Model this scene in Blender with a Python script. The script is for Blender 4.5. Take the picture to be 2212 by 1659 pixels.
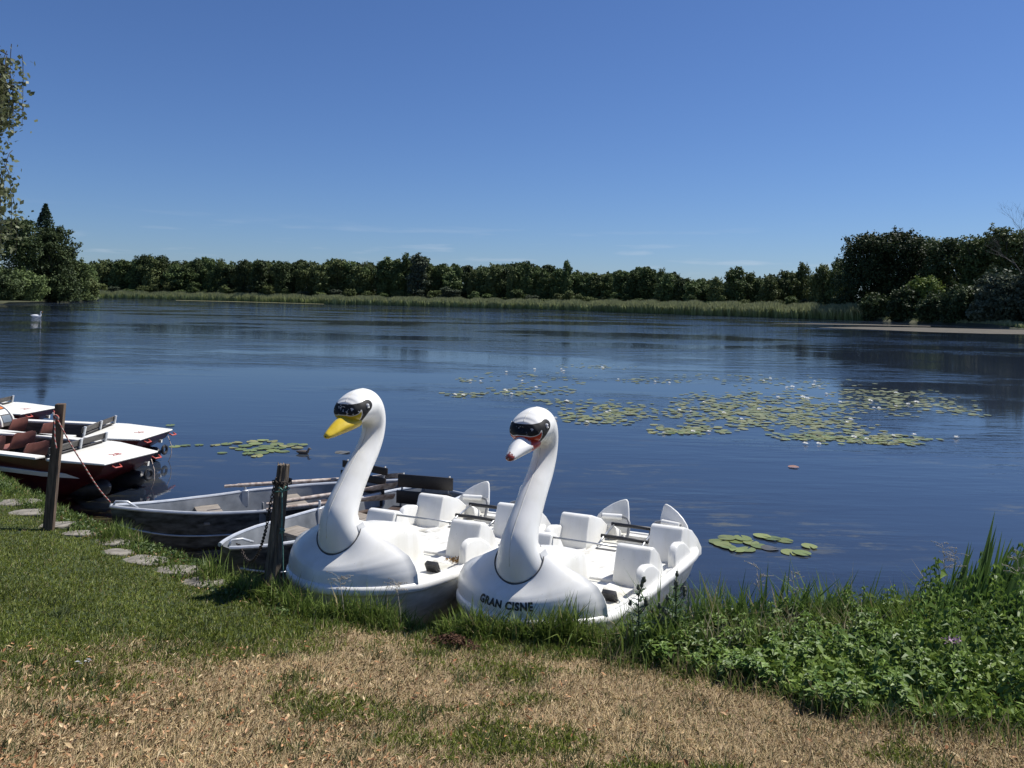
import bpy, bmesh, math, random
import numpy as np
from mathutils import Vector, Matrix

for o in list(bpy.data.objects):
    bpy.data.objects.remove(o)
S = bpy.context.scene
COL = S.collection
rnd = random.Random(7)
NR = np.random.default_rng(11)
PI = math.pi

# ------------------------------------------------------------------ camera
H = 2.7            # eye height above the water
FPX, ROLL, HOR = 1714.76, 0.021, 647.64   # focal length, roll and horizon (2212 px wide picture)
cam = bpy.data.cameras.new("camera")
cam.sensor_width = 36
cam.lens = FPX / 2212 * 36
cam.shift_y = -(829.5 - HOR) / 2212
cam.clip_start = 0.05
cam.clip_end = 4000
camo = bpy.data.objects.new("camera", cam)
COL.objects.link(camo)
camo.matrix_world = Matrix.Translation((0, 0, H)) @ Matrix.Rotation(PI / 2, 4, 'X') @ Matrix.Rotation(ROLL, 4, 'Z')
S.camera = camo

# ------------------------------------------------------------------ light
SUN_AZ = math.atan2(0.80, 0.42)     # clockwise from +Y
SUN_EL = math.radians(56)
w = bpy.data.worlds.new("World")
S.world = w
w.use_nodes = True
nt = w.node_tree
nt.nodes.clear()
wo = nt.nodes.new('ShaderNodeOutputWorld')
bg = nt.nodes.new('ShaderNodeBackground')
sky = nt.nodes.new('ShaderNodeTexSky')
sky.sky_type = 'NISHITA'
sky.sun_disc = False
sky.sun_elevation = SUN_EL
sky.sun_rotation = SUN_AZ
sky.altitude = 0
sky.air_density = 1.0
sky.dust_density = 0.2
sky.ozone_density = 4.0
bg.inputs['Strength'].default_value = 0.070
# a few thin wisps of cloud low over the far shore
tc = nt.nodes.new('ShaderNodeTexCoord')
mp = nt.nodes.new('ShaderNodeMapping'); mp.inputs['Scale'].default_value = (5, 5, 55)
nz = nt.nodes.new('ShaderNodeTexNoise'); nz.inputs['Scale'].default_value = 1.6; nz.inputs['Detail'].default_value = 5
cr = nt.nodes.new('ShaderNodeValToRGB')
cr.color_ramp.elements[0].position = 0.57; cr.color_ramp.elements[1].position = 0.82
sx = nt.nodes.new('ShaderNodeSeparateXYZ')
mr = nt.nodes.new('ShaderNodeMapRange'); mr.inputs[1].default_value = 0.10; mr.inputs[2].default_value = 0.055
mm = nt.nodes.new('ShaderNodeMath'); mm.operation = 'MULTIPLY'
m2 = nt.nodes.new('ShaderNodeMath'); m2.operation = 'MULTIPLY'; m2.inputs[1].default_value = 0.45
mx = nt.nodes.new('ShaderNodeMix'); mx.data_type = 'RGBA'
gm = nt.nodes.new('ShaderNodeMix'); gm.data_type = 'RGBA'; gm.blend_type = 'MULTIPLY'; gm.inputs[0].default_value = 1.0
gm.inputs[7].default_value = (0.61, 0.765, 1.07, 1)
L = nt.links.new
L(tc.outputs['Generated'], mp.inputs[0]); L(mp.outputs[0], nz.inputs['Vector']); L(nz.outputs[0], cr.inputs[0])
L(tc.outputs['Generated'], sx.inputs[0]); L(sx.outputs['Z'], mr.inputs[0])
L(cr.outputs[0], mm.inputs[0]); L(mr.outputs[0], mm.inputs[1]); L(mm.outputs[0], m2.inputs[0]); L(m2.outputs[0], mx.inputs[0])
L(sky.outputs[0], gm.inputs[6]); L(gm.outputs[2], mx.inputs[6]); mx.inputs[7].default_value = (8.0, 8.6, 9.6, 1)
L(mx.outputs[2], bg.inputs[0]); L(bg.outputs[0], wo.inputs[0])

sun = bpy.data.lights.new("sun", 'SUN')
sun.energy = 5.0
sun.angle = math.radians(0.53)
sun.color = (1.0, 0.97, 0.92)
suno = bpy.data.objects.new("sun", sun)
COL.objects.link(suno)
sd = Vector((math.sin(SUN_AZ) * math.cos(SUN_EL), math.cos(SUN_AZ) * math.cos(SUN_EL), math.sin(SUN_EL)))
suno.rotation_euler = sd.to_track_quat('Z', 'Y').to_euler()
suno.location = sd * 60
S.view_settings.view_transform = 'Standard'
S.view_settings.look = 'None'
S.view_settings.exposure = 0.30
S.view_settings.gamma = 1.0

# ------------------------------------------------------------------ helpers
def uv(px, py):
    dx, dy = px - 1106, py - HOR
    c, s = math.cos(ROLL), math.sin(ROLL)
    return dx * c + dy * s, -dx * s + dy * c
def at(px, py, z=0.0):
    "world point at height z seen at that place of the photograph"
    u, v = uv(px, py)
    Y = FPX * (H - z) / v
    return Vector((u * Y / FPX, Y, z))
def atY(px, py, Y):
    u, v = uv(px, py)
    return Vector((u * Y / FPX, Y, H - v * Y / FPX))

def tag(o, label=None, cat=None, group=None, kind=None):
    if label: o["label"] = label
    if cat: o["category"] = cat
    if group: o["group"] = group
    if kind: o["kind"] = kind
    return o
def empty(name, loc=(0, 0, 0), rot=(0, 0, 0), label=None, cat=None, group=None):
    o = bpy.data.objects.new(name, None)
    o.empty_display_size = 0.2
    COL.objects.link(o)
    o.location = loc
    o.rotation_euler = rot
    return tag(o, label, cat, group)
def link(name, me, mat, parent=None):
    o = bpy.data.objects.new(name, me)
    COL.objects.link(o)
    if mat is not None:
        for m in (mat if isinstance(mat, (list, tuple)) else [mat]):
            me.materials.append(m)
    if parent is not None: o.parent = parent
    return o
def mesh(name, V, Fc, mat, parent=None, smooth=False, mi=None):
    me = bpy.data.meshes.new(name)
    me.from_pydata([tuple(v) for v in V], [], [tuple(f) for f in Fc])
    if smooth: me.polygons.foreach_set('use_smooth', [True] * len(me.polygons))
    o = link(name, me, mat, parent)
    if mi is not None: me.polygons.foreach_set('material_index', mi)
    me.update()
    return o
def soup_mesh(name, V, col=None):
    "V: (n,k,3) separate polygons; col: (n,3) colour of each"
    V = np.asarray(V, dtype=np.float32)
    n, k = V.shape[:2]
    me = bpy.data.meshes.new(name)
    me.vertices.add(n * k); me.loops.add(n * k); me.polygons.add(n)
    me.vertices.foreach_set('co', V.reshape(-1))
    me.loops.foreach_set('vertex_index', np.arange(n * k, dtype=np.int32))
    me.polygons.foreach_set('loop_start', np.arange(0, n * k, k, dtype=np.int32))
    if col is not None:
        a = me.attributes.new('col', 'FLOAT_COLOR', 'POINT')
        c = np.ones((n, k, 4), dtype=np.float32)
        col = np.asarray(col)
        c[..., :3] = col if col.ndim == 3 else col[:, None, :]
        a.data.foreach_set('color', c.reshape(-1))
    me.update(); me.validate()
    return me
def soup(name, V, mat, col=None, parent=None):
    return link(name, soup_mesh(name, V, col), mat, parent)

class MB:
    "collects verts and faces of one mesh"
    def __init__(s): s.v = []; s.f = []
    def add(s, V, Fc):
        b = len(s.v); s.v += [Vector(v) for v in V]; s.f += [tuple(i + b for i in f) for f in Fc]
    def box(s, c, d, M=None):
        c = Vector(c); hx, hy, hz = d[0] / 2, d[1] / 2, d[2] / 2
        V = [Vector((x, y, z)) for x in (-hx, hx) for y in (-hy, hy) for z in (-hz, hz)]
        if M is not None: V = [M @ v for v in V]
        s.add([c + v for v in V], [(0, 1, 3, 2), (4, 6, 7, 5), (0, 4, 5, 1), (2, 3, 7, 6), (0, 2, 6, 4), (1, 5, 7, 3)])
    def tube(s, pts, r, n=8, caps=True):
        pts = [Vector(p) for p in pts]
        m = len(pts)
        rr = r if isinstance(r, (list, tuple)) else [r] * m
        up = None; rings = []
        for i, p in enumerate(pts):
            t = (pts[min(i + 1, m - 1)] - pts[max(i - 1, 0)]).normalized()
            if up is None:
                up = Vector((0, 0, 1)) if abs(t.z) < 0.9 else Vector((1, 0, 0))
            a = (up - t * up.dot(t)).normalized(); up = a
            b = t.cross(a)
            rings.append([p + (a * math.cos(2 * PI * k / n) + b * math.sin(2 * PI * k / n)) * rr[i] for k in range(n)])
        s.loft(rings, caps)
    def loft(s, rings, caps=True, closed=True):
        n = len(rings[0]); V = [v for r in rings for v in r]; Fc = []
        for i in range(len(rings) - 1):
            for k in range(n if closed else n - 1):
                k2 = (k + 1) % n
                Fc.append((i * n + k, i * n + k2, (i + 1) * n + k2, (i + 1) * n + k))
        if caps:
            Fc.append(tuple(range(n - 1, -1, -1))); Fc.append(tuple((len(rings) - 1) * n + k for k in range(n)))
        s.add(V, Fc)
    def prism(s, prof, f0, f1):
        "closed profile lofted between two placing functions"
        s.loft([[Vector(f0(p)) for p in prof], [Vector(f1(p)) for p in prof]], True)
    def build(s, name, mat, parent=None, smooth=False, bevel=0, seg=2, subsurf=0, auto=False):
        me = bpy.data.meshes.new(name)
        me.from_pydata([tuple(v) for v in s.v], [], s.f)
        bm = bmesh.new(); bm.from_mesh(me)
        bmesh.ops.recalc_face_normals(bm, faces=bm.faces)
        if bevel:
            es = [e for e in bm.edges if len(e.link_faces) == 2 and e.calc_face_angle() > 0.5]
            bmesh.ops.bevel(bm, geom=es, offset=bevel, segments=seg, affect='EDGES', profile=0.5, clamp_overlap=True)
        for f in bm.faces: f.smooth = smooth or bool(bevel)
        bm.to_mesh(me); bm.free()
        if (smooth or bevel) and auto:
            me.set_sharp_from_angle(angle=math.radians(38))
        o = link(name, me, mat, parent)
        if subsurf:
            md = o.modifiers.new('subsurf', 'SUBSURF'); md.levels = subsurf; md.render_levels = subsurf
        return o
def catmull(P, n):
    "smooth curve through points of any dimension"
    P = np.array(P, float); m = len(P); out = []
    for i in range(m - 1):
        p0, p1, p2, p3 = P[max(i - 1, 0)], P[i], P[i + 1], P[min(i + 2, m - 1)]
        for t in np.linspace(0, 1, n, endpoint=False):
            out.append(0.5 * ((2 * p1) + (p2 - p0) * t + (2 * p0 - 5 * p1 + 4 * p2 - p3) * t * t + (3 * p1 - p0 - 3 * p2 + p3) * t ** 3))
    out.append(P[-1]); return np.array(out)
def lerp_tab(x, tab):
    xs, ys = zip(*tab); return float(np.interp(x, xs, ys))

# ------------------------------------------------------------------ materials
def newmat(name):
    m = bpy.data.materials.new(name); m.use_nodes = True
    t = m.node_tree; b = t.nodes['Principled BSDF']
    return m, t, b, t.links.new
def nd(t, kind, **kw):
    n = t.nodes.new('ShaderNode' + kind)
    for k, v in kw.items(): setattr(n, k, v)
    return n
def noise(t, scale, detail=4, rough=0.55, vec='Object', stretch=None):
    tcn = nd(t, 'TexCoord'); n = nd(t, 'TexNoise')
    n.inputs['Scale'].default_value = scale; n.inputs['Detail'].default_value = detail; n.inputs['Roughness'].default_value = rough
    if stretch:
        mpn = nd(t, 'Mapping'); mpn.inputs['Scale'].default_value = stretch
        t.links.new(tcn.outputs[vec], mpn.inputs[0]); t.links.new(mpn.outputs[0], n.inputs['Vector'])
    else:
        t.links.new(tcn.outputs[vec], n.inputs['Vector'])
    return n
def ramp(t, src, stops):
    r = nd(t, 'ValToRGB'); e = r.color_ramp.elements
    while len(e) < len(stops): e.new(0.5)
    for i, (p, c) in enumerate(stops):
        e[i].position = p; e[i].color = (c[0], c[1], c[2], 1) if len(c) == 3 else c
    t.links.new(src, r.inputs[0]); return r
def bump(t, src, b, strength=0.3, dist=0.01):
    n = nd(t, 'Bump'); n.inputs['Strength'].default_value = strength; n.inputs['Distance'].default_value = dist
    t.links.new(src, n.inputs['Height']); t.links.new(n.outputs[0], b.inputs['Normal']); return n
def simple(name, c1, c2, scale=6, rough=0.5, metal=0.0, bmp=0.0, bdist=0.005, stretch=None, lo=0.35, hi=0.65, coat=0.0, spec=0.5, detail=5):
    m, t, b, lk = newmat(name)
    n = noise(t, scale, detail, stretch=stretch)
    r = ramp(t, n.outputs[0], [(lo, c1), (hi, c2)])
    lk(r.outputs[0], b.inputs['Base Color'])
    b.inputs['Roughness'].default_value = rough; b.inputs['Metallic'].default_value = metal
    b.inputs['Coat Weight'].default_value = coat; b.inputs['Specular IOR Level'].default_value = spec
    if bmp: bump(t, n.outputs[0], b, bmp, bdist)
    return m
def leafmat(name, trans=0.3, rough=0.5, rand=0.25, spec=0.3, twotone=None):
    m, t, b, lk = newmat(name)
    a = nd(t, 'Attribute'); a.attribute_name = 'col'
    oi = nd(t, 'ObjectInfo'); hs = nd(t, 'HueSaturation')
    mrn = nd(t, 'MapRange'); mrn.inputs[3].default_value = 1 - rand; mrn.inputs[4].default_value = 1 + rand
    lk(oi.outputs['Random'], mrn.inputs[0]); lk(mrn.outputs[0], hs.inputs['Value'])
    lk(a.outputs['Color'], hs.inputs['Color'])
    lk(hs.outputs[0], b.inputs['Base Color'])
    b.inputs['Roughness'].default_value = rough; b.inputs['Specular IOR Level'].default_value = spec
    tr = nd(t, 'BsdfTranslucent'); lk(hs.outputs[0], tr.inputs[0])
    mxs = nd(t, 'MixShader'); mxs.inputs[0].default_value = trans
    lk(b.outputs[0], mxs.inputs[1]); lk(tr.outputs[0], mxs.inputs[2])
    lk(mxs.outputs[0], t.nodes['Material Output'].inputs[0])
    return m

def white_shell():
    m, t, b, lk = newmat('white_fibreglass')
    n = noise(t, 3.0, 6); r = ramp(t, n.outputs[0], [(0.3, (0.74, 0.725, 0.67)), (0.6, (0.81, 0.80, 0.76))])
    n2 = noise(t, 60, 3); r2 = ramp(t, n2.outputs[0], [(0.25, (0.42, 0.40, 0.34)), (0.30, (1, 1, 1))])
    n3 = noise(t, 7, 5, stretch=(1, 1, 0.12)); r3 = ramp(t, n3.outputs[0], [(0.3, (0.86, 0.85, 0.81)), (0.5, (1, 1, 1))])
    mxn = nd(t, 'Mix', data_type='RGBA', blend_type='MULTIPLY'); mxn.inputs[0].default_value = 0.55
    mxm = nd(t, 'Mix', data_type='RGBA', blend_type='MULTIPLY'); mxm.inputs[0].default_value = 0.7
    lk(r.outputs[0], mxn.inputs[6]); lk(r2.outputs[0], mxn.inputs[7])
    lk(mxn.outputs[2], mxm.inputs[6]); lk(r3.outputs[0], mxm.inputs[7])
    lk(mxm.outputs[2], b.inputs['Base Color'])
    rr = ramp(t, n.outputs[0], [(0.3, (0.38,) * 3), (0.7, (0.24,) * 3)]); lk(rr.outputs[0], b.inputs['Roughness'])
    bump(t, noise(t, 5, 2).outputs[0], b, 0.12, 0.01)
    return m
M = {}
M['white'] = white_shell()
M['floor_white'] = simple('scuffed_white', (0.44, 0.42, 0.36), (0.72, 0.71, 0.67), 9, 0.5, lo=0.30, hi=0.52, detail=8)
def hull_mat():
    m, t, b, lk = newmat('stained_hull')
    n = noise(t, 5, 5, stretch=(1, 1, 4)); r = ramp(t, n.outputs[0], [(0.35, (0.52, 0.50, 0.42)), (0.65, (0.72, 0.71, 0.66))])
    tcn = nd(t, 'TexCoord'); sp = nd(t, 'SeparateXYZ'); lk(tcn.outputs['Object'], sp.inputs[0])
    ad = nd(t, 'Math', operation='MULTIPLY_ADD'); n2 = noise(t, 11, 5, stretch=(1, 1, 0.6)); lk(n2.outputs[0], ad.inputs[0]); ad.inputs[1].default_value = 0.22; lk(sp.outputs['Z'], ad.inputs[2])
    r2 = ramp(t, ad.outputs[0], [(0.10, (0.22, 0.25, 0.12)), (0.17, (0.55, 0.55, 0.40)), (0.26, (1, 1, 1))])
    mxn = nd(t, 'Mix', data_type='RGBA', blend_type='MULTIPLY'); mxn.inputs[0].default_value = 1; lk(r.outputs[0], mxn.inputs[6]); lk(r2.outputs[0], mxn.inputs[7])
    lk(mxn.outputs[2], b.inputs['Base Color']); b.inputs['Roughness'].default_value = 0.42
    return m
M['hull_white'] = hull_mat()
M['black_rubber'] = simple('black_rubber', (0.012, 0.012, 0.013), (0.03, 0.03, 0.032), 12, 0.5)
M['steel'] = simple('steel_tube', (0.30, 0.31, 0.32), (0.5, 0.51, 0.52), 14, 0.35, metal=0.85)
M['grey_tube'] = simple('grey_tube', (0.16, 0.165, 0.17), (0.24, 0.245, 0.25), 14, 0.45)
M['dark_line'] = simple('dark_seam', (0.05, 0.05, 0.05), (0.10, 0.10, 0.10), 20, 0.7)
M['black_paint'] = simple('black_paint', (0.008, 0.008, 0.008), (0.016, 0.016, 0.016), 20, 0.4)
M['eye_white'] = simple('eye_white', (0.7, 0.7, 0.68), (0.8, 0.8, 0.78), 20, 0.35)
M['alu_in'] = simple('aluminium_inside', (0.22, 0.235, 0.25), (0.40, 0.42, 0.44), 6, 0.5, metal=0.35, bmp=0.2, lo=0.3, hi=0.7)
M['alu_out'] = simple('shaded_aluminium', (0.028, 0.029, 0.029), (0.17, 0.175, 0.175), 7, 0.45, metal=0.3, bmp=0.25, lo=0.35, hi=0.75, stretch=(1, 1, 3))  # darker than the inside: shade on the outer hull put into the colour
M['alu_rail'] = simple('aluminium_rail', (0.48, 0.50, 0.52), (0.62, 0.64, 0.66), 9, 0.38, metal=0.4)
M['wood_grey'] = simple('weathered_board', (0.16, 0.135, 0.11), (0.32, 0.28, 0.235), 8, 0.75, bmp=0.4, stretch=(1, 12, 12))
M['wood_brown'] = simple('brown_board', (0.045, 0.028, 0.02), (0.085, 0.055, 0.04), 8, 0.6, bmp=0.2, stretch=(1, 8, 8))
M['wood_black'] = simple('dark_slat', (0.008, 0.006, 0.005), (0.016, 0.012, 0.011), 8, 0.5, bmp=0.15, stretch=(1, 8, 8))
M['oar'] = simple('bleached_oar_wood', (0.26, 0.19, 0.15), (0.56, 0.48, 0.42), 9, 0.7, bmp=0.2, stretch=(2, 2, 2), lo=0.35, hi=0.62)
M['post_old'] = simple('split_old_post', (0.035, 0.028, 0.02), (0.21, 0.165, 0.12), 9, 0.9, bmp=1.0, bdist=0.012, stretch=(6, 6, 0.6), lo=0.3, hi=0.72)
M['post_square'] = simple('sawn_post', (0.055, 0.035, 0.02), (0.15, 0.10, 0.065), 8, 0.8, bmp=0.5, bdist=0.004, stretch=(8, 8, 0.7))
M['red_hull'] = simple('dark_red_paint', (0.045, 0.005, 0.007), (0.085, 0.010, 0.012), 5, 0.3, coat=0.3)
M['deck_white'] = simple('cream_white_deck', (0.70, 0.68, 0.60), (0.80, 0.79, 0.74), 3, 0.45)
M['panel_grey'] = simple('grey_brown_panel', (0.03, 0.027, 0.024), (0.085, 0.078, 0.07), 5, 0.6, stretch=(1, 1, 7))
M['salmon'] = simple('salmon_plastic', (0.25, 0.10, 0.075), (0.36, 0.15, 0.115), 6, 0.45)
M['red_hook'] = simple('red_hook_paint', (0.45, 0.08, 0.06), (0.55, 0.11, 0.08), 8, 0.4)
M['chain'] = simple('rusty_chain', (0.02, 0.018, 0.016), (0.07, 0.055, 0.045), 40, 0.6, metal=0.5)
M['green_cord'] = simple('green_cord', (0.06, 0.16, 0.13), (0.14, 0.28, 0.23), 60, 0.8)
M['stone'] = simple('flagstone', (0.14, 0.125, 0.10), (0.27, 0.245, 0.20), 14, 0.85, bmp=0.6, bdist=0.01)
M['bark'] = simple('bark', (0.03, 0.025, 0.02), (0.09, 0.075, 0.06), 5, 0.9, bmp=0.5)
M['birch_bark'] = simple('birch_bark', (0.05, 0.045, 0.04), (0.55, 0.53, 0.5), 5, 0.8, stretch=(1, 1, 3))
M['leaf'] = leafmat('foliage', 0.25, 0.5, 0.2)
M['far_leaf'] = leafmat('far_foliage', 0.15, 0.6, 0.22, 0.15)
M['grass'] = leafmat('grass_blades', 0.3, 0.5, 0.0, 0.3)
M['dry'] = leafmat('dry_blades', 0.12, 0.75, 0.0, 0.15)
M['pad'] = leafmat('lily_pad_leaf', 0.05, 0.35, 0.22, 0.5)
M['petal'] = leafmat('petal', 0.3, 0.5, 0.0, 0.3)
M['feather_white'] = simple('white_feathers', (0.72, 0.72, 0.70), (0.8, 0.8, 0.79), 9, 0.7)

# ------------------------------------------------------------------ ground
EDGE = [(-30, 22), (-16, 16), (-10, 12.4), (-6.47, 10.04), (-5.2, 8.87), (-4.2, 8.0), (-3.57, 7.5), (-2.79, 6.95), (-2.42, 6.6),
        (-1.9, 6.22), (-1.44, 5.86), (-0.8, 5.72), (-0.05, 5.52), (0.65, 5.42), (1.3, 5.5), (2.0, 5.68), (3, 5.8), (4.5, 5.95), (8, 6.3), (15, 7.5), (30, 10)]
EX, EY = np.array([e[0] for e in EDGE], float), np.array([e[1] for e in EDGE], float)
def edge_d(x, y):
    "rough distance inland of the bank edge (positive on land)"
    x = np.asarray(x, float); y = np.asarray(y, float)
    ye = np.interp(x, EX, EY)
    sl = (np.interp(x + 0.3, EX, EY) - np.interp(x - 0.3, EX, EY)) / 0.6
    return (ye - y) / np.sqrt(1 + sl * sl)
def hsh(x, y):
    return 0.5 * np.sin(1.7 * x + 0.6 * y + 0.4) + 0.5 * np.sin(0.9 * x - 1.9 * y + 1.3) 
def fbm(x, y):
    return (np.sin(2.1 * x + 1.3 * y) * np.cos(1.7 * y - 0.6 * x + 1) + 0.6 * np.sin(4.7 * x - 3.1 * y + 2) * np.cos(5.3 * y + 1.2 * x)
            + 0.4 * np.sin(9.3 * x + 7.7 * y + 0.7) * np.cos(11.1 * y - 8.2 * x)) / 2.0
def ground_z(x, y):
    d = edge_d(x, y)
    land = 0.35 + 0.15 * np.clip(d, 0, 3.8) + 0.012 * hsh(x * 2, y * 2) + 0.012 * fbm(x * 2.2, y * 2.2)
    t = np.clip(-d / 0.55, 0, 1)
    wat = 0.35 - 0.65 * t - 0.5 * np.clip(-d - 0.55, 0, 2.4)
    return np.where(d >= 0, land, wat)
def grid_mesh(name, xs, ys, zf, mat):
    X, Y = np.meshgrid(xs, ys); Z = zf(X, Y)
    nx, ny = len(xs), len(ys)
    V = np.stack([X, Y, Z], -1).reshape(-1, 3).astype(np.float32)
    i = np.arange(nx - 1); j = np.arange(ny - 1)
    a = (j[:, None] * nx + i[None]).reshape(-1)
    Q = np.stack([a, a + 1, a + nx + 1, a + nx], -1).astype(np.int32)
    me = bpy.data.meshes.new(name)
    me.vertices.add(len(V)); me.loops.add(Q.size); me.polygons.add(len(Q))
    me.vertices.foreach_set('co', V.reshape(-1)); me.loops.foreach_set('vertex_index', Q.reshape(-1))
    me.polygons.foreach_set('loop_start', np.arange(0, Q.size, 4, dtype=np.int32))
    me.polygons.foreach_set('use_smooth', [True] * len(Q))
    me.update()
    return link(name, me, mat)
def green_line(x):
    return np.interp(x, [-14, -4.5, -2.66, -1.8, -0.9, 0.2, 1.2, 8], [2.6, 3.45, 4.2, 4.85, 5.35, 5.3, 5.15, 5.15])
def greenness(x, y):
    g = np.clip((y - green_line(x)) / 0.85 + 0.5 + 0.75 * fbm(x * 1.5, y * 1.5), 0, 1)
    p = np.clip((fbm(x * 0.9 + 3.1, y * 1.5 + 7.7) + 0.6 * fbm(x * 2.3, y * 2.3) - 0.12) * 1.7, 0, 0.70)
    return np.maximum(g, p)

def ground_mat():
    m, t, b, lk = newmat('soil_and_turf')
    a = nd(t, 'Attribute'); a.attribute_name = 'col'
    n = noise(t, 45, 5, 0.65); r = ramp(t, n.outputs[0], [(0.3, (0.45, 0.42, 0.4)), (0.7, (1.3, 1.3, 1.3))])
    mxn = nd(t, 'Mix', data_type='RGBA', blend_type='MULTIPLY'); mxn.inputs[0].default_value = 1
    lk(a.outputs['Color'], mxn.inputs[6]); lk(r.outputs[0], mxn.inputs[7]); lk(mxn.outputs[2], b.inputs['Base Color'])
    b.inputs['Roughness'].default_value = 0.95
    bump(t, noise(t, 90, 4).outputs[0], b, 0.8, 0.015)
    return m
M['ground'] = ground_mat()
def add_ground_col(o):
    me = o.data; n = len(me.vertices)
    co = np.empty(n * 3, dtype=np.float32); me.vertices.foreach_get('co', co); co = co.reshape(-1, 3)
    x, y, z = co[:, 0], co[:, 1], co[:, 2]
    g = greenness(x, y)[:, None]
    c = (1 - g) * np.array([0.28, 0.195, 0.11]) + g * np.array([0.045, 0.065, 0.018])
    wet = np.clip((0.30 - z) / 0.25, 0, 1)[:, None]
    c = c * (1 - wet) + wet * np.array([0.055, 0.04, 0.02])
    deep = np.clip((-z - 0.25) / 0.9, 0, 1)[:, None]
    c = c * (1 - deep) + deep * np.array([0.017, 0.026, 0.058])  # navy with depth: light absorbed by the water, put into the bed colour
    a = me.attributes.new('col', 'FLOAT_COLOR', 'POINT')
    cc = np.ones((n, 4), dtype=np.float32); cc[:, :3] = c
    a.data.foreach_set('color', cc.reshape(-1))
gx = np.concatenate([np.linspace(-900, -31, 8), np.linspace(-30, -9, 30)[:-1], np.linspace(-9, 9, 241)[:-1], np.linspace(9, 30, 30), np.linspace(31, 900, 8)])
gy = np.concatenate([[-900, -200, -60], np.linspace(-20, 2, 23)[:-1], np.linspace(2, 13, 150)[:-1], np.linspace(13, 30, 30), [60, 120, 200, 300, 450, 700, 1500]])
def all_z(x, y):
    z = ground_z(x, y)
    far = np.clip((y - far_shore(x)) / 6, 0, 1)      # the far bank
    return np.where(y > 40, np.maximum(z, -1.4 + far * 1.75), z)
SH = [(-900, 330), (-400, 330), (-170, 330), (-165, 324), (-150, 312)]
for px, py in [(205, 643.6), (420, 648.5), (700, 656.5), (1000, 664), (1300, 672.5), (1500, 681), (1700, 687), (1880, 693), (2212, 711), (2600, 728)]:
    p = at(px, py, 0); SH.append((p.x, p.y))
SH.append((900, 60)); 
SH = sorted(SH)
SHX, SHY = np.array([s[0] for s in SH]), np.array([s[1] for s in SH])
def far_shore(x): return np.interp(x, SHX, SHY)
ground = grid_mesh('ground', gx, gy, ground_z, M['ground'])
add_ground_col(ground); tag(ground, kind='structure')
# land round the far side of the lake
fx = np.concatenate([np.linspace(-900, -200, 8), np.linspace(-190, 120, 90), np.linspace(130, 900, 8)])
fv = np.linspace(0, 1, 14)
FXm, FVm = np.meshgrid(fx, fv)
FYm = far_shore(FXm) + (FVm ** 2) * 1800 - 1.0
FZm = np.minimum(-0.25 + (FVm ** 2) * 1800 * 0.12, 0.5)
VV = np.stack([FXm, FYm, FZm], -1).reshape(-1, 3); n1 = len(fx)
FF = [(j * n1 + i, j * n1 + i + 1, (j + 1) * n1 + i + 1, (j + 1) * n1 + i) for j in range(len(fv) - 1) for i in range(n1 - 1)]
M['far_ground'] = simple('far_meadow_soil', (0.03, 0.035, 0.015), (0.07, 0.07, 0.03), 0.2, 0.95)
tag(mesh('far_shore', VV, FF, M['far_ground'], smooth=True), kind='structure')

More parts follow.
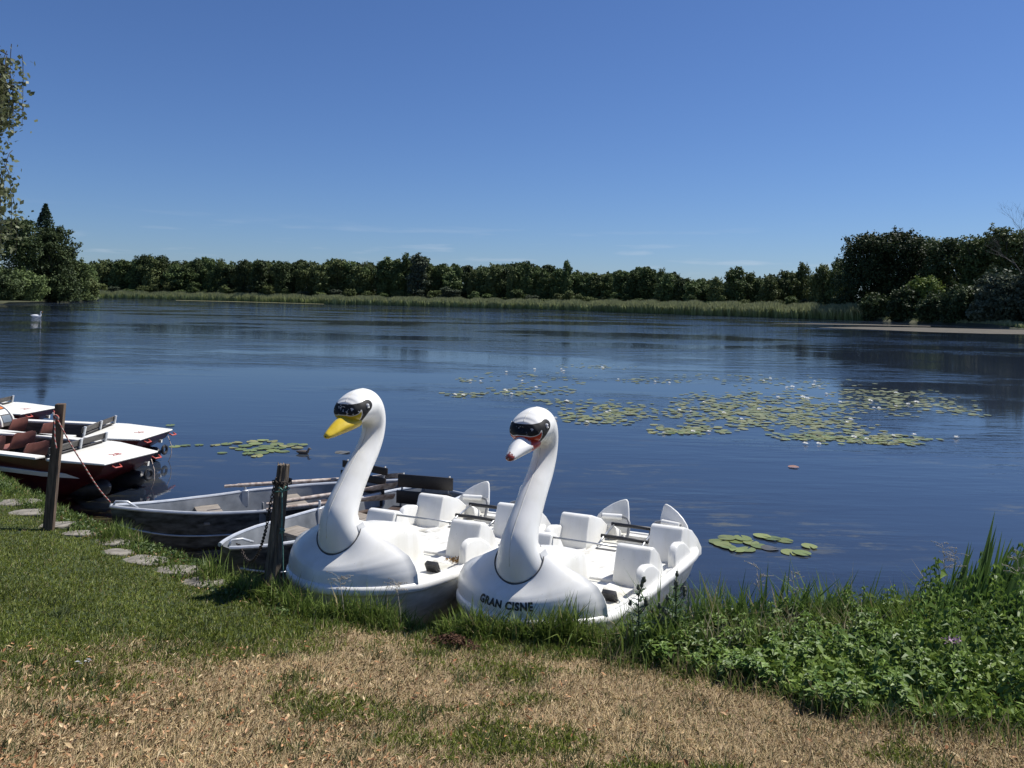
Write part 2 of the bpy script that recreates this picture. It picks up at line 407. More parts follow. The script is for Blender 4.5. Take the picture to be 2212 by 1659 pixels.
# ------------------------------------------------------------------ water
def water_mat():
    m, t, b, lk = newmat('lake_water')
    t.nodes.remove(b)
    out = t.nodes['Material Output']
    tcn = nd(t, 'TexCoord')
    def nz(scale, stretch, detail=3, rough=0.55, rot=0.06):
        mpn = nd(t, 'Mapping'); mpn.inputs['Scale'].default_value = stretch; mpn.inputs['Rotation'].default_value = (0, 0, rot)
        n = nd(t, 'TexNoise'); n.inputs['Scale'].default_value = scale; n.inputs['Detail'].default_value = detail; n.inputs['Roughness'].default_value = rough
        lk(tcn.outputs['Object'], mpn.inputs[0]); lk(mpn.outputs[0], n.inputs['Vector']); return n
    def math_(op, a, b2):
        n = nd(t, 'Math', operation=op)
        for i, v in enumerate((a, b2)):
            if isinstance(v, (int, float)): n.inputs[i].default_value = v
            else: lk(v, n.inputs[i])
        return n.outputs[0]
    w1 = nz(1.0, (0.16, 2.3, 1), 2)            # swell lines across the view
    w2 = nz(4.0, (0.32, 1.6, 1), 3)
    w3 = nz(14.0, (0.7, 1.3, 1), 2)
    pm = nz(1.0, (0.045, 0.085, 1), 4, 0.55, 0.1)   # wind patches
    pr = ramp(t, pm.outputs[0], [(0.45, (0.0,) * 3), (0.56, (1.0,) * 3)])
    # the open lake is ruffled more than the sheltered water by the bank
    sp = nd(t, 'SeparateXYZ'); lk(tcn.outputs['Object'], sp.inputs[0])
    shel = nd(t, 'MapRange'); shel.inputs[1].default_value = 13; shel.inputs[2].default_value = 120; shel.inputs[3].default_value = 0.12; shel.inputs[4].default_value = 0.62
    lk(sp.outputs['Y'], shel.inputs[0])
    gr = nz(1.0, (0.33, 0.75, 1), 3, 0.55, 0.04); grr = ramp(t, gr.outputs[0], [(0.36, (0.25,) * 3), (0.62, (1.25,) * 3)])
    amp = math_('MULTIPLY', math_('ADD', math_('MULTIPLY', math_('MULTIPLY', pr.outputs[0], grr.outputs[0]), 0.85), 0.13), shel.outputs[0])
    h = math_('ADD', math_('ADD', math_('MULTIPLY', w1.outputs[0], 0.065), math_('MULTIPLY', w2.outputs[0], 0.06)), math_('MULTIPLY', w3.outputs[0], 0.016))
    h = math_('MULTIPLY', h, amp)
    bp = nd(t, 'Bump'); bp.inputs['Strength'].default_value = 1.0; bp.inputs['Distance'].default_value = 1.0
    lk(h, bp.inputs['Height'])
    fr = nd(t, 'Fresnel'); fr.inputs['IOR'].default_value = 1.6; lk(bp.outputs[0], fr.inputs['Normal'])
    gl = nd(t, 'BsdfGlossy'); gl.inputs['Roughness'].default_value = 0.03; lk(bp.outputs[0], gl.inputs['Normal'])
    tr = nd(t, 'BsdfTransparent'); tr.inputs[0].default_value = (0.80, 0.86, 0.86, 1)
    # drifting weed just under the surface
    al = nz(1.0, (1.0, 3.2, 1), 9, 0.75); ar = ramp(t, al.outputs[0], [(0.52, (0,) * 3), (0.60, (1,) * 3)])
    al2 = nz(1.0, (0.16, 0.30, 1), 2); ar2 = ramp(t, al2.outputs[0], [(0.47, (0,) * 3), (0.60, (1,) * 3)])
    nearm = nd(t, 'MapRange'); nearm.inputs[1].default_value = 17; nearm.inputs[2].default_value = 11; lk(sp.outputs['Y'], nearm.inputs[0])
    am = math_('MULTIPLY', math_('MULTIPLY', math_('MULTIPLY', ar.outputs[0], ar2.outputs[0]), nearm.outputs[0]), 0.6)
    df = nd(t, 'BsdfDiffuse'); df.inputs[0].default_value = (0.15, 0.135, 0.06, 1)
    mxa = nd(t, 'MixShader'); lk(am, mxa.inputs[0]); lk(tr.outputs[0], mxa.inputs[1]); lk(df.outputs[0], mxa.inputs[2])
    body = nd(t, 'BsdfDiffuse'); body.inputs[0].default_value = (0.023, 0.033, 0.054, 1)
    sh = nd(t, 'Attribute'); sh.attribute_name = 'shallow'
    mxd = nd(t, 'MixShader'); lk(sh.outputs['Fac'], mxd.inputs[0]); lk(body.outputs[0], mxd.inputs[1]); lk(tr.outputs[0], mxd.inputs[2])
    lk(mxd.outputs[0], mxa.inputs[1])
    mxs = nd(t, 'MixShader'); lk(fr.outputs[0], mxs.inputs[0]); lk(mxa.outputs[0], mxs.inputs[1]); lk(gl.outputs[0], mxs.inputs[2])
    lk(mxs.outputs[0], out.inputs[0])
    return m
M['water'] = water_mat()
wx = np.concatenate([[-900, -200, -60], np.linspace(-30, 30, 121), [60, 200, 900.0]]); wy = np.concatenate([np.linspace(4.5, 20, 63), [26, 40, 60, 150, 300, 1200.0]])
wat = grid_mesh('water', wx, wy, lambda x, y: x * 0, M['water'])
wco = np.empty(len(wat.data.vertices) * 3, dtype=np.float32); wat.data.vertices.foreach_get('co', wco); wco = wco.reshape(-1, 3)
wat.data.attributes.new('shallow', 'FLOAT', 'POINT').data.foreach_set('value', (np.clip((edge_d(wco[:, 0], wco[:, 1]) + 2.3) / 1.6, 0, 1) * (wco[:, 1] < 19)).astype(np.float32))
tag(wat, kind='structure')

# ------------------------------------------------------------------ trees
def rand_dirs(n, rng):
    v = rng.normal(size=(n, 3)); return v / np.linalg.norm(v, axis=1, keepdims=True)
def leaf_quads(P, size, rng, up=0.0, aspect=0.6, outward=None, ow=0.0):
    "kite-shaped leaf clumps at points P"
    n = len(P)
    d = rand_dirs(n, rng); nrm = rand_dirs(n, rng)
    if outward is not None: nrm = nrm * (1 - ow) + outward * ow
    nrm[:, 2] += up
    nrm /= np.linalg.norm(nrm, axis=1, keepdims=True)
    a = d - nrm * (d * nrm).sum(1, keepdims=True); a /= np.linalg.norm(a, axis=1, keepdims=True) + 1e-9
    b = np.cross(nrm, a)
    s = (size * rng.uniform(0.6, 1.35, n))[:, None]
    return np.stack([P - a * s * 0.5, P + b * s * aspect * 0.5 - a * s * 0.05, P + a * s * 0.5, P - b * s * aspect * 0.5 - a * s * 0.05], 1)
def crown(rng, n, Ht, R, leaf, base=0.12, nl=14, c1=(0.035, 0.055, 0.018), c2=(0.06, 0.085, 0.028), shape='round'):
    "lobed broadleaf crown standing on the origin"
    lobes = []
    for i in range(nl):
        q = rng.uniform(0, 1) ** 0.8
        z = Ht * (base + (0.93 - base) * q)
        if shape == 'round': rr = R * math.sqrt(max(0.03, 1 - ((q - 0.42) / 0.62) ** 2))
        else: rr = R * (1.02 - 0.62 * q ** 1.5)
        a = rng.uniform(0, 2 * PI); f = rng.uniform(0.4, 0.92)
        lr = R * rng.uniform(0.16, 0.36)
        lobes.append((math.cos(a) * rr * f, math.sin(a) * rr * f, min(z, Ht - lr * 0.95 - R * 0.30 * rng.random()), lr))
    lobes.append((rng.uniform(-.25, .25) * R, 0, Ht - R * 0.24, R * 0.20)); lobes.append((rng.uniform(-.45, .45) * R, 0, Ht - R * 0.5, R * 0.34))
    for q in np.linspace(0.0, 0.85, 8):
        if shape == 'round': rr = math.sqrt(max(0.05, 1 - ((q - 0.4) / 0.75) ** 2))
        else: rr = 0.95 - 0.45 * q
        a = rng.uniform(0, 2 * PI)
        lobes.append((math.cos(a) * R * 0.15, math.sin(a) * R * 0.15, Ht * (base + (0.92 - base) * q), R * 0.62 * rr))
    lobes = np.array(lobes)
    wts = lobes[:, 3] ** 2; wts /= wts.sum()
    idx = rng.choice(len(lobes), n, p=wts)
    d = rand_dirs(n, rng); d[:, 2] = np.where(rng.random(n) < 0.35, np.abs(d[:, 2]), d[:, 2])
    r = lobes[idx, 3] * (0.45 + 0.62 * rng.random(n) ** 0.6)
    P = lobes[idx, :3] + d * r[:, None] * np.array([1, 1, 0.8])
    # sprays of twigs breaking the outline
    ns = max(30, n // 70); si = rng.choice(len(lobes), ns, p=wts); sdv = rand_dirs(ns, rng); sdv[:, 2] = np.abs(sdv[:, 2]) * 1.1 + 0.05; sdv /= np.linalg.norm(sdv, axis=1, keepdims=True)
    tot = int(n * 0.24); wi = rng.integers(0, ns, tot); tt_ = rng.uniform(0.75, 1.0, tot) + rng.uniform(0, 0.55, ns)[wi] * rng.random(tot)
    P[:tot] = lobes[si[wi], :3] + sdv[wi] * (lobes[si[wi], 3] * tt_)[:, None] + rng.normal(size=(tot, 3)) * (leaf * 0.42); d[:tot] = sdv[wi]
    P[:, 2] = np.maximum(P[:, 2], Ht * 0.02)
    tone = rng.random(len(lobes))[idx] * 0.65 + rng.random(n) * 0.25
    col = np.array(c1)[None] * (1 - tone[:, None]) + np.array(c2)[None] * tone[:, None]
    return leaf_quads(P, leaf, rng, 0.35, 0.75, d, 0.35), col
def trunk_mb(rng, Ht, r, limbs=6, spread=0.3):
    mb = MB()
    top = Vector((rng.uniform(-.04, .04) * Ht, rng.uniform(-.04, .04) * Ht, Ht * 0.8))
    pts = [Vector((0, 0, -0.3)), Vector((0.01 * Ht, 0, Ht * 0.25)), Vector((top.x * 0.6, top.y * 0.6, Ht * 0.55)), top]
    mb.tube(pts, [r, r * 0.75, r * 0.45, r * 0.12], 7)
    for i in range(limbs):
        q = rng.uniform(0.25, 0.7); a = rng.uniform(0, 2 * PI); p0 = Vector((0, 0, Ht * q))
        dv = Vector((math.cos(a) * spread, math.sin(a) * spread, 0.22)) * Ht * rng.uniform(0.5, 1)
        mb.tube([p0, p0 + dv * 0.5, p0 + dv * 0.9 + Vector((0, 0, 0.03 * Ht))], [r * 0.4, r * 0.25, r * 0.06], 5)
    return mb
def conifer(rng, n, Ht, R, leaf):
    q = rng.random(n) ** 0.75; lay = np.clip(np.floor(q * 18) / 18 + rng.normal(size=n) * 0.022, 0, 0.985)
    rad = R * (1 - lay) ** 0.85
    a = np.floor(rng.random(n) * 9) / 9 * 2 * PI + lay * 23 + rng.normal(size=n) * 0.16
    f = rng.random(n) ** 0.6
    P = np.stack([np.cos(a) * rad * f, np.sin(a) * rad * f, Ht * (0.08 + 0.92 * lay) - rad * f * 0.28 + 0.05], 1)
    P[:40] = np.stack([rng.normal(size=40) * 0.12, rng.normal(size=40) * 0.12, Ht * rng.uniform(0.93, 1.0, 40)], 1)
    t = rng.random(n)[:, None]
    return leaf_quads(P, leaf, rng, 0.5, 0.45), np.array([0.022, 0.042, 0.024]) * (1 - t) + np.array([0.05, 0.075, 0.042]) * t

PAL = {'alder': ((0.065, 0.098, 0.034), (0.15, 0.195, 0.07)), 'dark': ((0.030, 0.046, 0.019), (0.085, 0.115, 0.042)),
       'olive': ((0.085, 0.11, 0.038), (0.175, 0.205, 0.078)), 'grey': ((0.05, 0.068, 0.04), (0.11, 0.13, 0.085)), 'lime': ((0.10, 0.14, 0.03), (0.17, 0.21, 0.05))}
# far wood: meshes shared by many trees (about a dozen pixels wide each)
# wooded headland on the left, standing in front of the far bay
hf = [at(a, b, 0) for a, b in [(-500, 672), (-200, 664), (0, 656.5), (100, 652.6), (170, 650.2), (204, 648.6)]]
HV, HF = [], []
for p in hf: HV += [Vector((p.x, p.y, -0.3)), Vector((p.x, p.y + 2.5, 0.32)), Vector((p.x - 30, p.y + 60, 0.5)), Vector((p.x - 140, p.y + 160, 0.5))]
for i in range(len(hf) - 1):
    for k in range(3): HF.append((i * 4 + k, i * 4 + 4 + k, i * 4 + 5 + k, i * 4 + 1 + k))
HF.append((20, 21, 22, 23))
tag(mesh('headland', HV, HF, M['far_ground'], smooth=True), kind='structure')
FARV = []
for i in range(9):
    rng = np.random.default_rng(100 + i)
    pal = ['alder', 'alder', 'olive', 'dark', 'alder', 'olive', 'dark', 'grey', 'alder'][i]
    Q, c = crown(rng, 5600, 10, [3.4, 3.0, 3.7, 3.2, 2.8, 3.3, 3.6, 2.9, 3.2][i], 0.42, 0.03, 22, *PAL[pal], shape=['round', 'tall', 'round', 'tall', 'tall', 'round', 'round', 'tall', 'round'][i])
    mbt = trunk_mb(rng, 10, 0.22, 5)
    me = soup_mesh('broadleaf_tree', Q, c)
    me.materials.append(M['far_leaf'])
    FARV.append((me, mbt))
TRUNKS = []
for me, mbt in FARV:
    t_ = bpy.data.meshes.new('trunk'); t_.from_pydata([tuple(v) for v in mbt.v], [], mbt.f); t_.materials.append(M['bark']); TRUNKS.append(t_)
def far_tree(px, Y, top, wpx, k, label, group, name='broadleaf_tree', parts=False, zb=0.3, cat='tree'):
    p = atY(px, top, Y); Ht = p.z - zb
    me = FARV[k][0]
    sz = Ht / 10.0
    R = wpx / FPX * Y / 2
    sxy = R / [3.4, 3.0, 3.7, 3.2, 2.8, 3.3, 3.6, 2.9, 3.2][k] / 0.95
    e = empty(name, (p.x, Y, zb - 0.15), (0, 0, rnd.uniform(0, 6.28)), label, cat, group)
    e.scale = (sxy, sxy, sz / 0.985)
    for nm, m_ in (('crown', me), ('trunk', TRUNKS[k])):
        o = bpy.data.objects.new(nm, m_); COL.objects.link(o); o.parent = e
    return e
TOP = [(200, 560), (250, 560), (330, 556), (380, 565), (450, 556), (520, 566), (560, 560), (600, 565), (660, 562), (700, 570), (750, 566), (800, 565), (840, 562),
       (880, 558), (905, 549), (930, 564), (980, 571), (1040, 573), (1120, 564), (1200, 576), (1290, 591), (1350, 581), (1400, 576), (1440, 586), (1500, 601), (1540, 603)]
def shoreY(px):
    xs = [100, 205, 420, 700, 1000, 1300, 1500, 1700, 1880, 2212]
    ys = [at(a, b, 0).y for a, b in [(205, 643.6), (205, 643.6), (420, 648.5), (700, 656.5), (1000, 664), (1300, 672.5), (1500, 681), (1700, 687), (1880, 693), (2212, 711)]]
    return float(np.interp(px, xs, ys))
px = 190.0
while px < 1560:
    tp = lerp_tab(px, TOP)
    far_tree(px, shoreY(px) + rnd.uniform(20, 26), tp + rnd.gauss(2, 6), rnd.uniform(30, 60), rnd.choice([0, 1, 2, 4, 5, 8, 0, 3, 6]),
             'green broadleaf tree in the front row of the wood beyond the far reeds', 'front row trees of the far wood')
    if rnd.random() < 0.75:
        q = px + rnd.uniform(0, 12)
        far_tree(q, shoreY(px) + rnd.uniform(34, 46), lerp_tab(q, TOP) - rnd.uniform(-7, 3), rnd.uniform(36, 60), rnd.choice([0, 3, 6, 8, 2]),
                 'dark tree whose top shows over the front row of the far wood', 'back row trees of the far wood')
    px += rnd.uniform(13, 19)
px = 215.0
while px < 1790:     # low willows and bushes at the reed edge
    far_tree(px, shoreY(px) + rnd.uniform(11, 15), (HOR + 0.021 * (px - 1106)) - rnd.uniform(4, 26), rnd.uniform(26, 46), rnd.choice([2, 5, 0, 7]),
             'low green bush between the reeds and the far wood', 'bushes at the foot of the far wood', name='shore_bush', cat='bush')
    px += rnd.uniform(22, 40)
# the mass of the wood behind
rw = np.random.default_rng(55); nW = 26000; qx = rw.uniform(195, 1800, nW); tq = np.interp(qx, [a for a, b in TOP] + [1700, 1800], [b for a, b in TOP] + [590, 590]) + 6 + 4 * np.sin(qx * .21) + 3 * np.sin(qx * .093 + 1)
Yq = np.array([shoreY(v) for v in qx]) + rw.uniform(48, 62, nW); uq, vq = uv(qx, tq); zt = H - vq * Yq / FPX
PW = np.stack([uq * Yq / FPX, Yq, 0.2 + (zt - 0.2) * rw.random(nW) ** 0.7], 1); tw = rw.random((nW, 1))
tag(soup('far_wood', leaf_quads(PW, 1.25, rw, 0.3, 0.8), M['far_leaf'], np.array([0.045, 0.068, 0.028]) * (1 - tw) + np.array([0.11, 0.145, 0.055]) * tw), 'dark mass of the wood behind the far lakeshore trees', 'wood', kind='stuff')
far_tree(903, shoreY(903) + 17, 547, 62, 7, 'pale grey green tree rising highest in the middle of the far wood', None)
far_tree(566, shoreY(566) + 14, 562, 56, 3, 'dark round tree with a sky gap beside it, left in the far wood', None)
far_tree(612, shoreY(612) + 14, 563, 54, 6, 'dark tree right of the sky gap in the far wood', None)
# lighter trees before the big right hand clump
for i, (px, tp, wp, k) in enumerate([(1548, 596, 50, 2), (1588, 574, 62, 0), (1622, 586, 50, 5), (1662, 592, 52, 2), (1700, 582, 56, 5), (1735, 565, 54, 2), (1775, 568, 58, 5), (1680, 600, 50, 0), (1640, 600, 46, 8), (1805, 575, 56, 8)]):
    far_tree(px, shoreY(px) + 18 + (i % 3) * 4, tp, wp, k, ['olive tree with a thin feathery crown behind the bright right reed bed', 'olive tree with a thin feathery crown behind the bright right reed bed'][i % 2],
             'feathery trees behind the right reed bed')

def big_tree(name, px, Y, top, wpx, seed, pal, label, n=7000, leaf=0.5, shape='round', base=0.03, nl=44, cat='tree', zb=0.3):
    p = atY(px, top, Y); Ht = p.z - zb; R = wpx / FPX * Y / 2 * (1.18 if shape == 'tall' else 1.05)
    rng = np.random.default_rng(seed)
    e = empty(name, (p.x, Y, zb), (0, 0, 0), label, cat)
    if shape == 'conifer': Q, c = conifer(rng, n, Ht, R, leaf)
    else: Q, c = crown(rng, n, Ht, R, leaf, base, nl, *PAL[pal], shape=shape)
    soup('crown', Q, M['far_leaf'], c, e)
    trunk_mb(rng, Ht, 0.028 * Ht, 8 if shape != 'conifer' else 0, min(0.3, R / Ht * 0.7)).build('trunk', M['bark'], e, smooth=True)
    return e
# right hand clump
RT = [('alder_tree', 1998, 190, 506, 120, 'alder', 'tree filling the gap behind the pointed tree of the right clump', 9000, 'tall'),
      ('alder_tree', 2078, 186, 516, 110, 'dark', 'tree behind the narrow tree with open upper twigs', 9000, 'tall'),
      ('alder_tree', 2146, 182, 503, 110, 'alder', 'tree behind, left of the tall olive tree on the right', 9000, 'tall'),
      ('oak_tree', 1822, 186, 560, 70, 'alder', 'lower tree on the left flank of the right clump', 6000, 'tall'),
      ('oak_tree', 1868, 172, 503, 150, 'dark', 'broad dark tree at the left end of the right clump, above the reed end', 11000, 'round'),
      ('oak_tree', 1938, 168, 491, 150, 'dark', 'tallest dark dome of the right clump, twin tops against the sky', 11000, 'round'),
      ('alder_tree', 2038, 160, 510, 112, 'dark', 'dark pointed tree right of the domed pair in the right clump', 8000, 'tall'),
      ('alder_tree', 2108, 155, 506, 100, 'alder', 'narrow tree with open upper twigs near the right edge', 7000, 'tall'),
      ('poplar_tree', 2180, 150, 484, 118, 'olive', 'tall olive tree just left of the bare tree at the right edge', 9000, 'tall'),
      ('poplar_tree', 2255, 148, 505, 120, 'alder', 'tree cut by the right picture edge behind the bare tree', 8000, 'tall'),
      ('willow_bush', 2165, 128, 592, 120, 'grey', 'grey green willow bush hanging over the water at the right edge', 8000, 'round'),
      ('willow_bush', 2250, 124, 575, 130, 'grey', 'grey green willow bush cut by the right picture edge', 8000, 'round'),
      ('willow_bush', 2082, 134, 618, 96, 'dark', 'dark bush at the water below the narrow tree in the right clump', 6000, 'round'),
      ('willow_bush', 1995, 150, 598, 84, 'lime', 'yellow green bush glowing in the middle of the right clump', 5000, 'round'),
      ('willow_bush', 1955, 149, 622, 70, 'dark', 'dark low bush left of the yellow green bush at the water', 5000, 'round'),
      ('willow_bush', 1895, 158, 640, 70, 'dark', 'darkest low bush beside the right end of the reeds', 4000, 'round'),
      ('willow_bush', 2025, 140, 640, 80, 'dark', 'black green bush at the water under the pointed tree', 5000, 'round')]
for i, (nm, px, Y, tp, wp, pal, lb, n, shp) in enumerate(RT):
    big_tree(nm, px, Y, tp, wp, 300 + i, pal, lb, int(n * 2.1), 0.46, shp, cat='bush' if 'bush' in nm else 'tree')
# left hand clump
LT = [('oak_tree', 42, 175, 463, 118, 'dark', 'big dark tree at the left edge beside the spruce', 10000, 'round'),
      ('spruce_tree', 99, 188, 439, 128, 'dark', 'dark spruce with a pointed top standing over the left clump', 6500, 'conifer'),
      ('alder_tree', 122, 180, 484, 104, 'dark', 'dark sloping tree just right of the spruce', 9000, 'round'),
      ('alder_tree', 160, 200, 556, 80, 'alder', 'lower tree on the right slope of the left clump', 7000, 'tall'),
      ('alder_tree', 186, 215, 572, 56, 'alder', 'small last tree at the right end of the left clump', 5000, 'tall'),
      ('willow_bush', 190, 205, 602, 46, 'olive', 'olive bush over the water at the right end of the left clump', 5000, 'round'),
      ('willow_bush', 130, 178, 596, 80, 'dark', 'dark drooping bush over the water under the spruce', 6000, 'round'),
      ('willow_bush', 55, 168, 590, 96, 'alder', 'green bush over the water under the big left tree', 6000, 'round'),
      ('willow_bush', -5, 160, 580, 90, 'dark', 'dark bush cut by the left picture edge over the water', 6000, 'round'),
      ('oak_tree', -60, 175, 470, 130, 'dark', 'dark tree cut by the left picture edge behind the hanging birch', 8000, 'round')]
for i, (nm, px, Y, tp, wp, pal, lb, n, shp) in enumerate(LT):
    big_tree(nm, px, Y, tp, wp, 400 + i, pal, lb, int(n * 2.0) if shp != 'conifer' else 3200, 0.46 if shp != 'conifer' else 0.8, shp, cat='bush' if 'bush' in nm else 'tree')
# bare tree at the right edge
bt = empty('bare_tree', (atY(2232, 600, 138).x, 138, 0.3), (0, 0, 0), 'leafless dead tree with thin grey twigs at the right edge', 'tree')
mb = MB(); rng = random.Random(5)
def twig(p, d, ln, r, dep):
    q = p + d * ln
    mb.tube([p, p + d * ln * 0.5 + Vector((rng.uniform(-1, 1), rng.uniform(-1, 1), 0)) * ln * 0.06, q], [r, r * 0.8, r * 0.55], 5, False)
    if dep:
        for k in range(3 if dep > 1 else 4):
            dd = (d + Vector((rng.gauss(0, .55), rng.gauss(0, .55), rng.uniform(-.05, .45)))).normalized()
            twig(p + d * ln * rng.uniform(0.6, 1.0), dd, ln * rng.uniform(0.55, 0.75), r * 0.5, dep - 1)
htop = atY(2200, 452, 138).z
twig(Vector((0, 0, -0.3)), Vector((-0.03, 0, 1)).normalized(), htop * 0.5, 0.22, 5)
mb.build('trunk', simple('dead_wood', (0.05, 0.046, 0.042), (0.09, 0.083, 0.076), 5, 0.9), bt, smooth=True)

# ------------------------------------------------------------------ reeds along the far shore
def reeds(name, pxs, n, hgt, label, seed, dep=13):
    rng = np.random.default_rng(seed)
    t = rng.random(n); q = pxs[0] + (pxs[1] - pxs[0]) * t
    xs = np.array([at(a, b, 0)[:2] for a, b in [(205, 643.6), (420, 648.5), (700, 656.5), (1000, 664), (1300, 672.5), (1500, 681), (1700, 687), (1890, 693.5), (2212, 710.5), (2400, 719)]])
    pp = np.array([205, 420, 700, 1000, 1300, 1500, 1700, 1890, 2212, 2400])
    X = np.interp(q, pp, xs[:, 0]); Y = np.interp(q, pp, xs[:, 1])
    dd = rng.random(n) ** 1.3 * dep
    front = 0.7 * np.sin(q * 0.31) + 0.8 * np.sin(q * 0.083 + 1)
    Y = Y + dd + front * 0.8; X = X + dd * X / Y
    h = hgt * (0.72 + 0.34 * rng.random(n)) * (1 + 0.12 * np.sin(q * 0.11) * np.sin(q * 0.037 + 2)) * np.clip(0.75 + dd * 0.08, 0, 1)
    wd = rng.uniform(0.07, 0.17, n)
    a = rng.uniform(-0.6, 0.6, n); lean = rng.normal(size=(n, 2)) * 0.16
    b = np.stack([np.cos(a), np.sin(a), 0 * a], 1) * wd[:, None]
    P0 = np.stack([X, Y, np.full(n, -0.15)], 1); P1 = P0 + np.stack([lean[:, 0] * h * .4, lean[:, 1] * h * .4, h * 0.62], 1); P2 = P0 + np.stack([lean[:, 0] * h, lean[:, 1] * h, h], 1)
    V = np.stack([P0 - b, P0 + b, P1 + b * 1.1, P2, P1 - b * 1.1], 1)
    tn = rng.random(n)[:, None]
    c0 = np.array([0.18, 0.235, 0.075]) * (1 - tn) + np.array([0.33, 0.39, 0.15]) * tn
    plume = np.array([0.42, 0.39, 0.25])
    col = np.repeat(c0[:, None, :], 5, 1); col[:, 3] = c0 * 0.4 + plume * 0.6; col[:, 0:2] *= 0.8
    return tag(soup(name, V, M['grass'], col), label, 'reeds', kind='stuff')
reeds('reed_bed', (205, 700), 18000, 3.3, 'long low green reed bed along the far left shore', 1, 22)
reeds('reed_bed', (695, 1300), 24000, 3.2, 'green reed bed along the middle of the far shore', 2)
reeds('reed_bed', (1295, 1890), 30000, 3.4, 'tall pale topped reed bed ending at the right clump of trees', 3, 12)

reeds('shore_grass', (1885, 2390), 9000, 1.3, 'low dark grass along the foot of the right clump of trees', 4, 9)
# dead floating weed off the right hand shore
def mat_sheet(name, poly, mat, label, cat, z=0.012):
    V = [at(a, b, z) for a, b in poly]
    return tag(mesh(name, V, [tuple(range(len(V)))], mat), label, cat, kind='stuff')
M['weed_mat'] = simple('dead_floating_weed', (0.045, 0.037, 0.023), (0.090, 0.075, 0.048), 0.8, 0.9)
mat_sheet('floating_weed', [(1765, 707.5), (1860, 706), (2000, 707.5), (2120, 710.5), (2240, 713), (2240, 722.5), (2140, 721), (2000, 717), (1900, 712.5), (1830, 710)], M['weed_mat'],
          'brown mat of dead weed floating off the right shore', 'floating weed')
mat_sheet('floating_weed', [(1660, 699), (1760, 698.5), (1880, 700.5), (2010, 704), (2010, 705.3), (1880, 702.5), (1760, 700.3)], M['weed_mat'],
          'thin pale line of dead weed floating before the right reeds', 'floating weed')
mat_sheet('floating_weed', [(380, 648.2), (520, 651.3), (700, 656.4), (700, 657.2), (520, 652.2), (380, 649.0)], simple('yellow_weed', (0.12, 0.115, 0.05), (0.19, 0.175, 0.08), 0.5, 0.9),
          'thin yellowish line of weed along the foot of the far left reeds', 'floating weed')

# ------------------------------------------------------------------ swan pedal boats
RIM = [(-1.56, 0.0), (-1.54, 0.30), (-1.44, 0.52), (-1.22, 0.66), (-0.80, 0.70), (0.0, 0.70), (0.60, 0.70), (0.95, 0.665), (1.12, 0.60), (1.27, 0.47), (1.39, 0.30), (1.46, 0.14), (1.48, 0.0)]
_rc = catmull(RIM, 6)
RIMP = np.concatenate([_rc, (_rc[1:-1] * np.array([1, -1]))[::-1]])      # closed outline, stern -> port -> bow -> starboard
def rim_z(x): return 0.40 + 0.018 * max(0.0, x)
def rim_loop(off, z=None, dz=0.0):
    n = len(RIMP); out = []
    for i in range(n):
        a, b = RIMP[i - 1], RIMP[(i + 1) % n]
        t = b - a; t /= np.linalg.norm(t); nrm = np.array([t[1], -t[0]])
        p = RIMP[i] - nrm * off * -1 if False else RIMP[i] + nrm * off
        out.append(Vector((p[0], p[1], (rim_z(p[0]) if z is None else z) + dz)))
    return out
# is +off outward?  the outline runs stern -> port -> bow, so flip if the loop shrinks
_t = rim_loop(0.1); OUT = 1.0 if max(v.y for v in _t) > 0.75 else -1.0
def rl(off, z=None, dz=0.0): return rim_loop(off * OUT, z, dz)
# side edge of the bow cowl (port side) and the ring where the neck meets it
EDGEP = [(1.054, 0.665, 0.425), (1.062, 0.655, 0.50), (1.064, 0.635, 0.565), (1.045, 0.59, 0.64), (1.02, 0.50, 0.706), (1.025, 0.40, 0.758), (1.05, 0.30, 0.815), (1.085, 0.205, 0.872)]
QP = [0, 0.02, 0.065, 0.16, 0.36, 0.58, 0.79, 1.0]
VP = [0, 0.17, 0.31, 0.48, 0.63, 0.745, 0.87, 1.0]
def ring_pt(phi):
    "neck ring; phi 0 = forward, + = port"
    c = math.cos(phi); s_ = math.sin(phi)
    return Vector((1.222 + 0.108 * c, 0.195 * s_, 0.775 - 0.14 * c + 0.015 * abs(s_)))
def bow_pt(u):
    "rim point inset a little; u in -1..1 from starboard cowl corner round the bow to port"
    pts = [p for p in _rc if p[0] >= 1.054 - 1e-6]
    P = [(1.054, 0.648)] + [(p[0], p[1]) for p in pts if p[0] > 1.06]
    P = np.array(P); d = np.concatenate([[0], np.cumsum(np.linalg.norm(np.diff(P, axis=0), axis=1))])
    s_ = (1 - abs(u)) * d[-1]
    x = np.interp(s_, d, P[:, 0]); y = np.interp(s_, d, P[:, 1])
    x -= 0.02 * (1 - abs(u))
    return Vector((x, math.copysign(max(0.0, y), u) if u else 0.0, rim_z(x) + 0.02))
def cowl_pt(u, q):
    o = bow_pt(u); r = ring_pt(u * math.radians(118))
    h = float(np.interp(q, np.linspace(0, 1, 8), QP)); v = float(np.interp(q, np.linspace(0, 1, 8), VP))
    front = 1 - abs(u)
    h = h * (1 - 0.25 * front * math.sin(q * PI))
    return Vector((o.x + (r.x - o.x) * h, o.y + (r.y - o.y) * h, o.z + (r.z - o.z) * v))
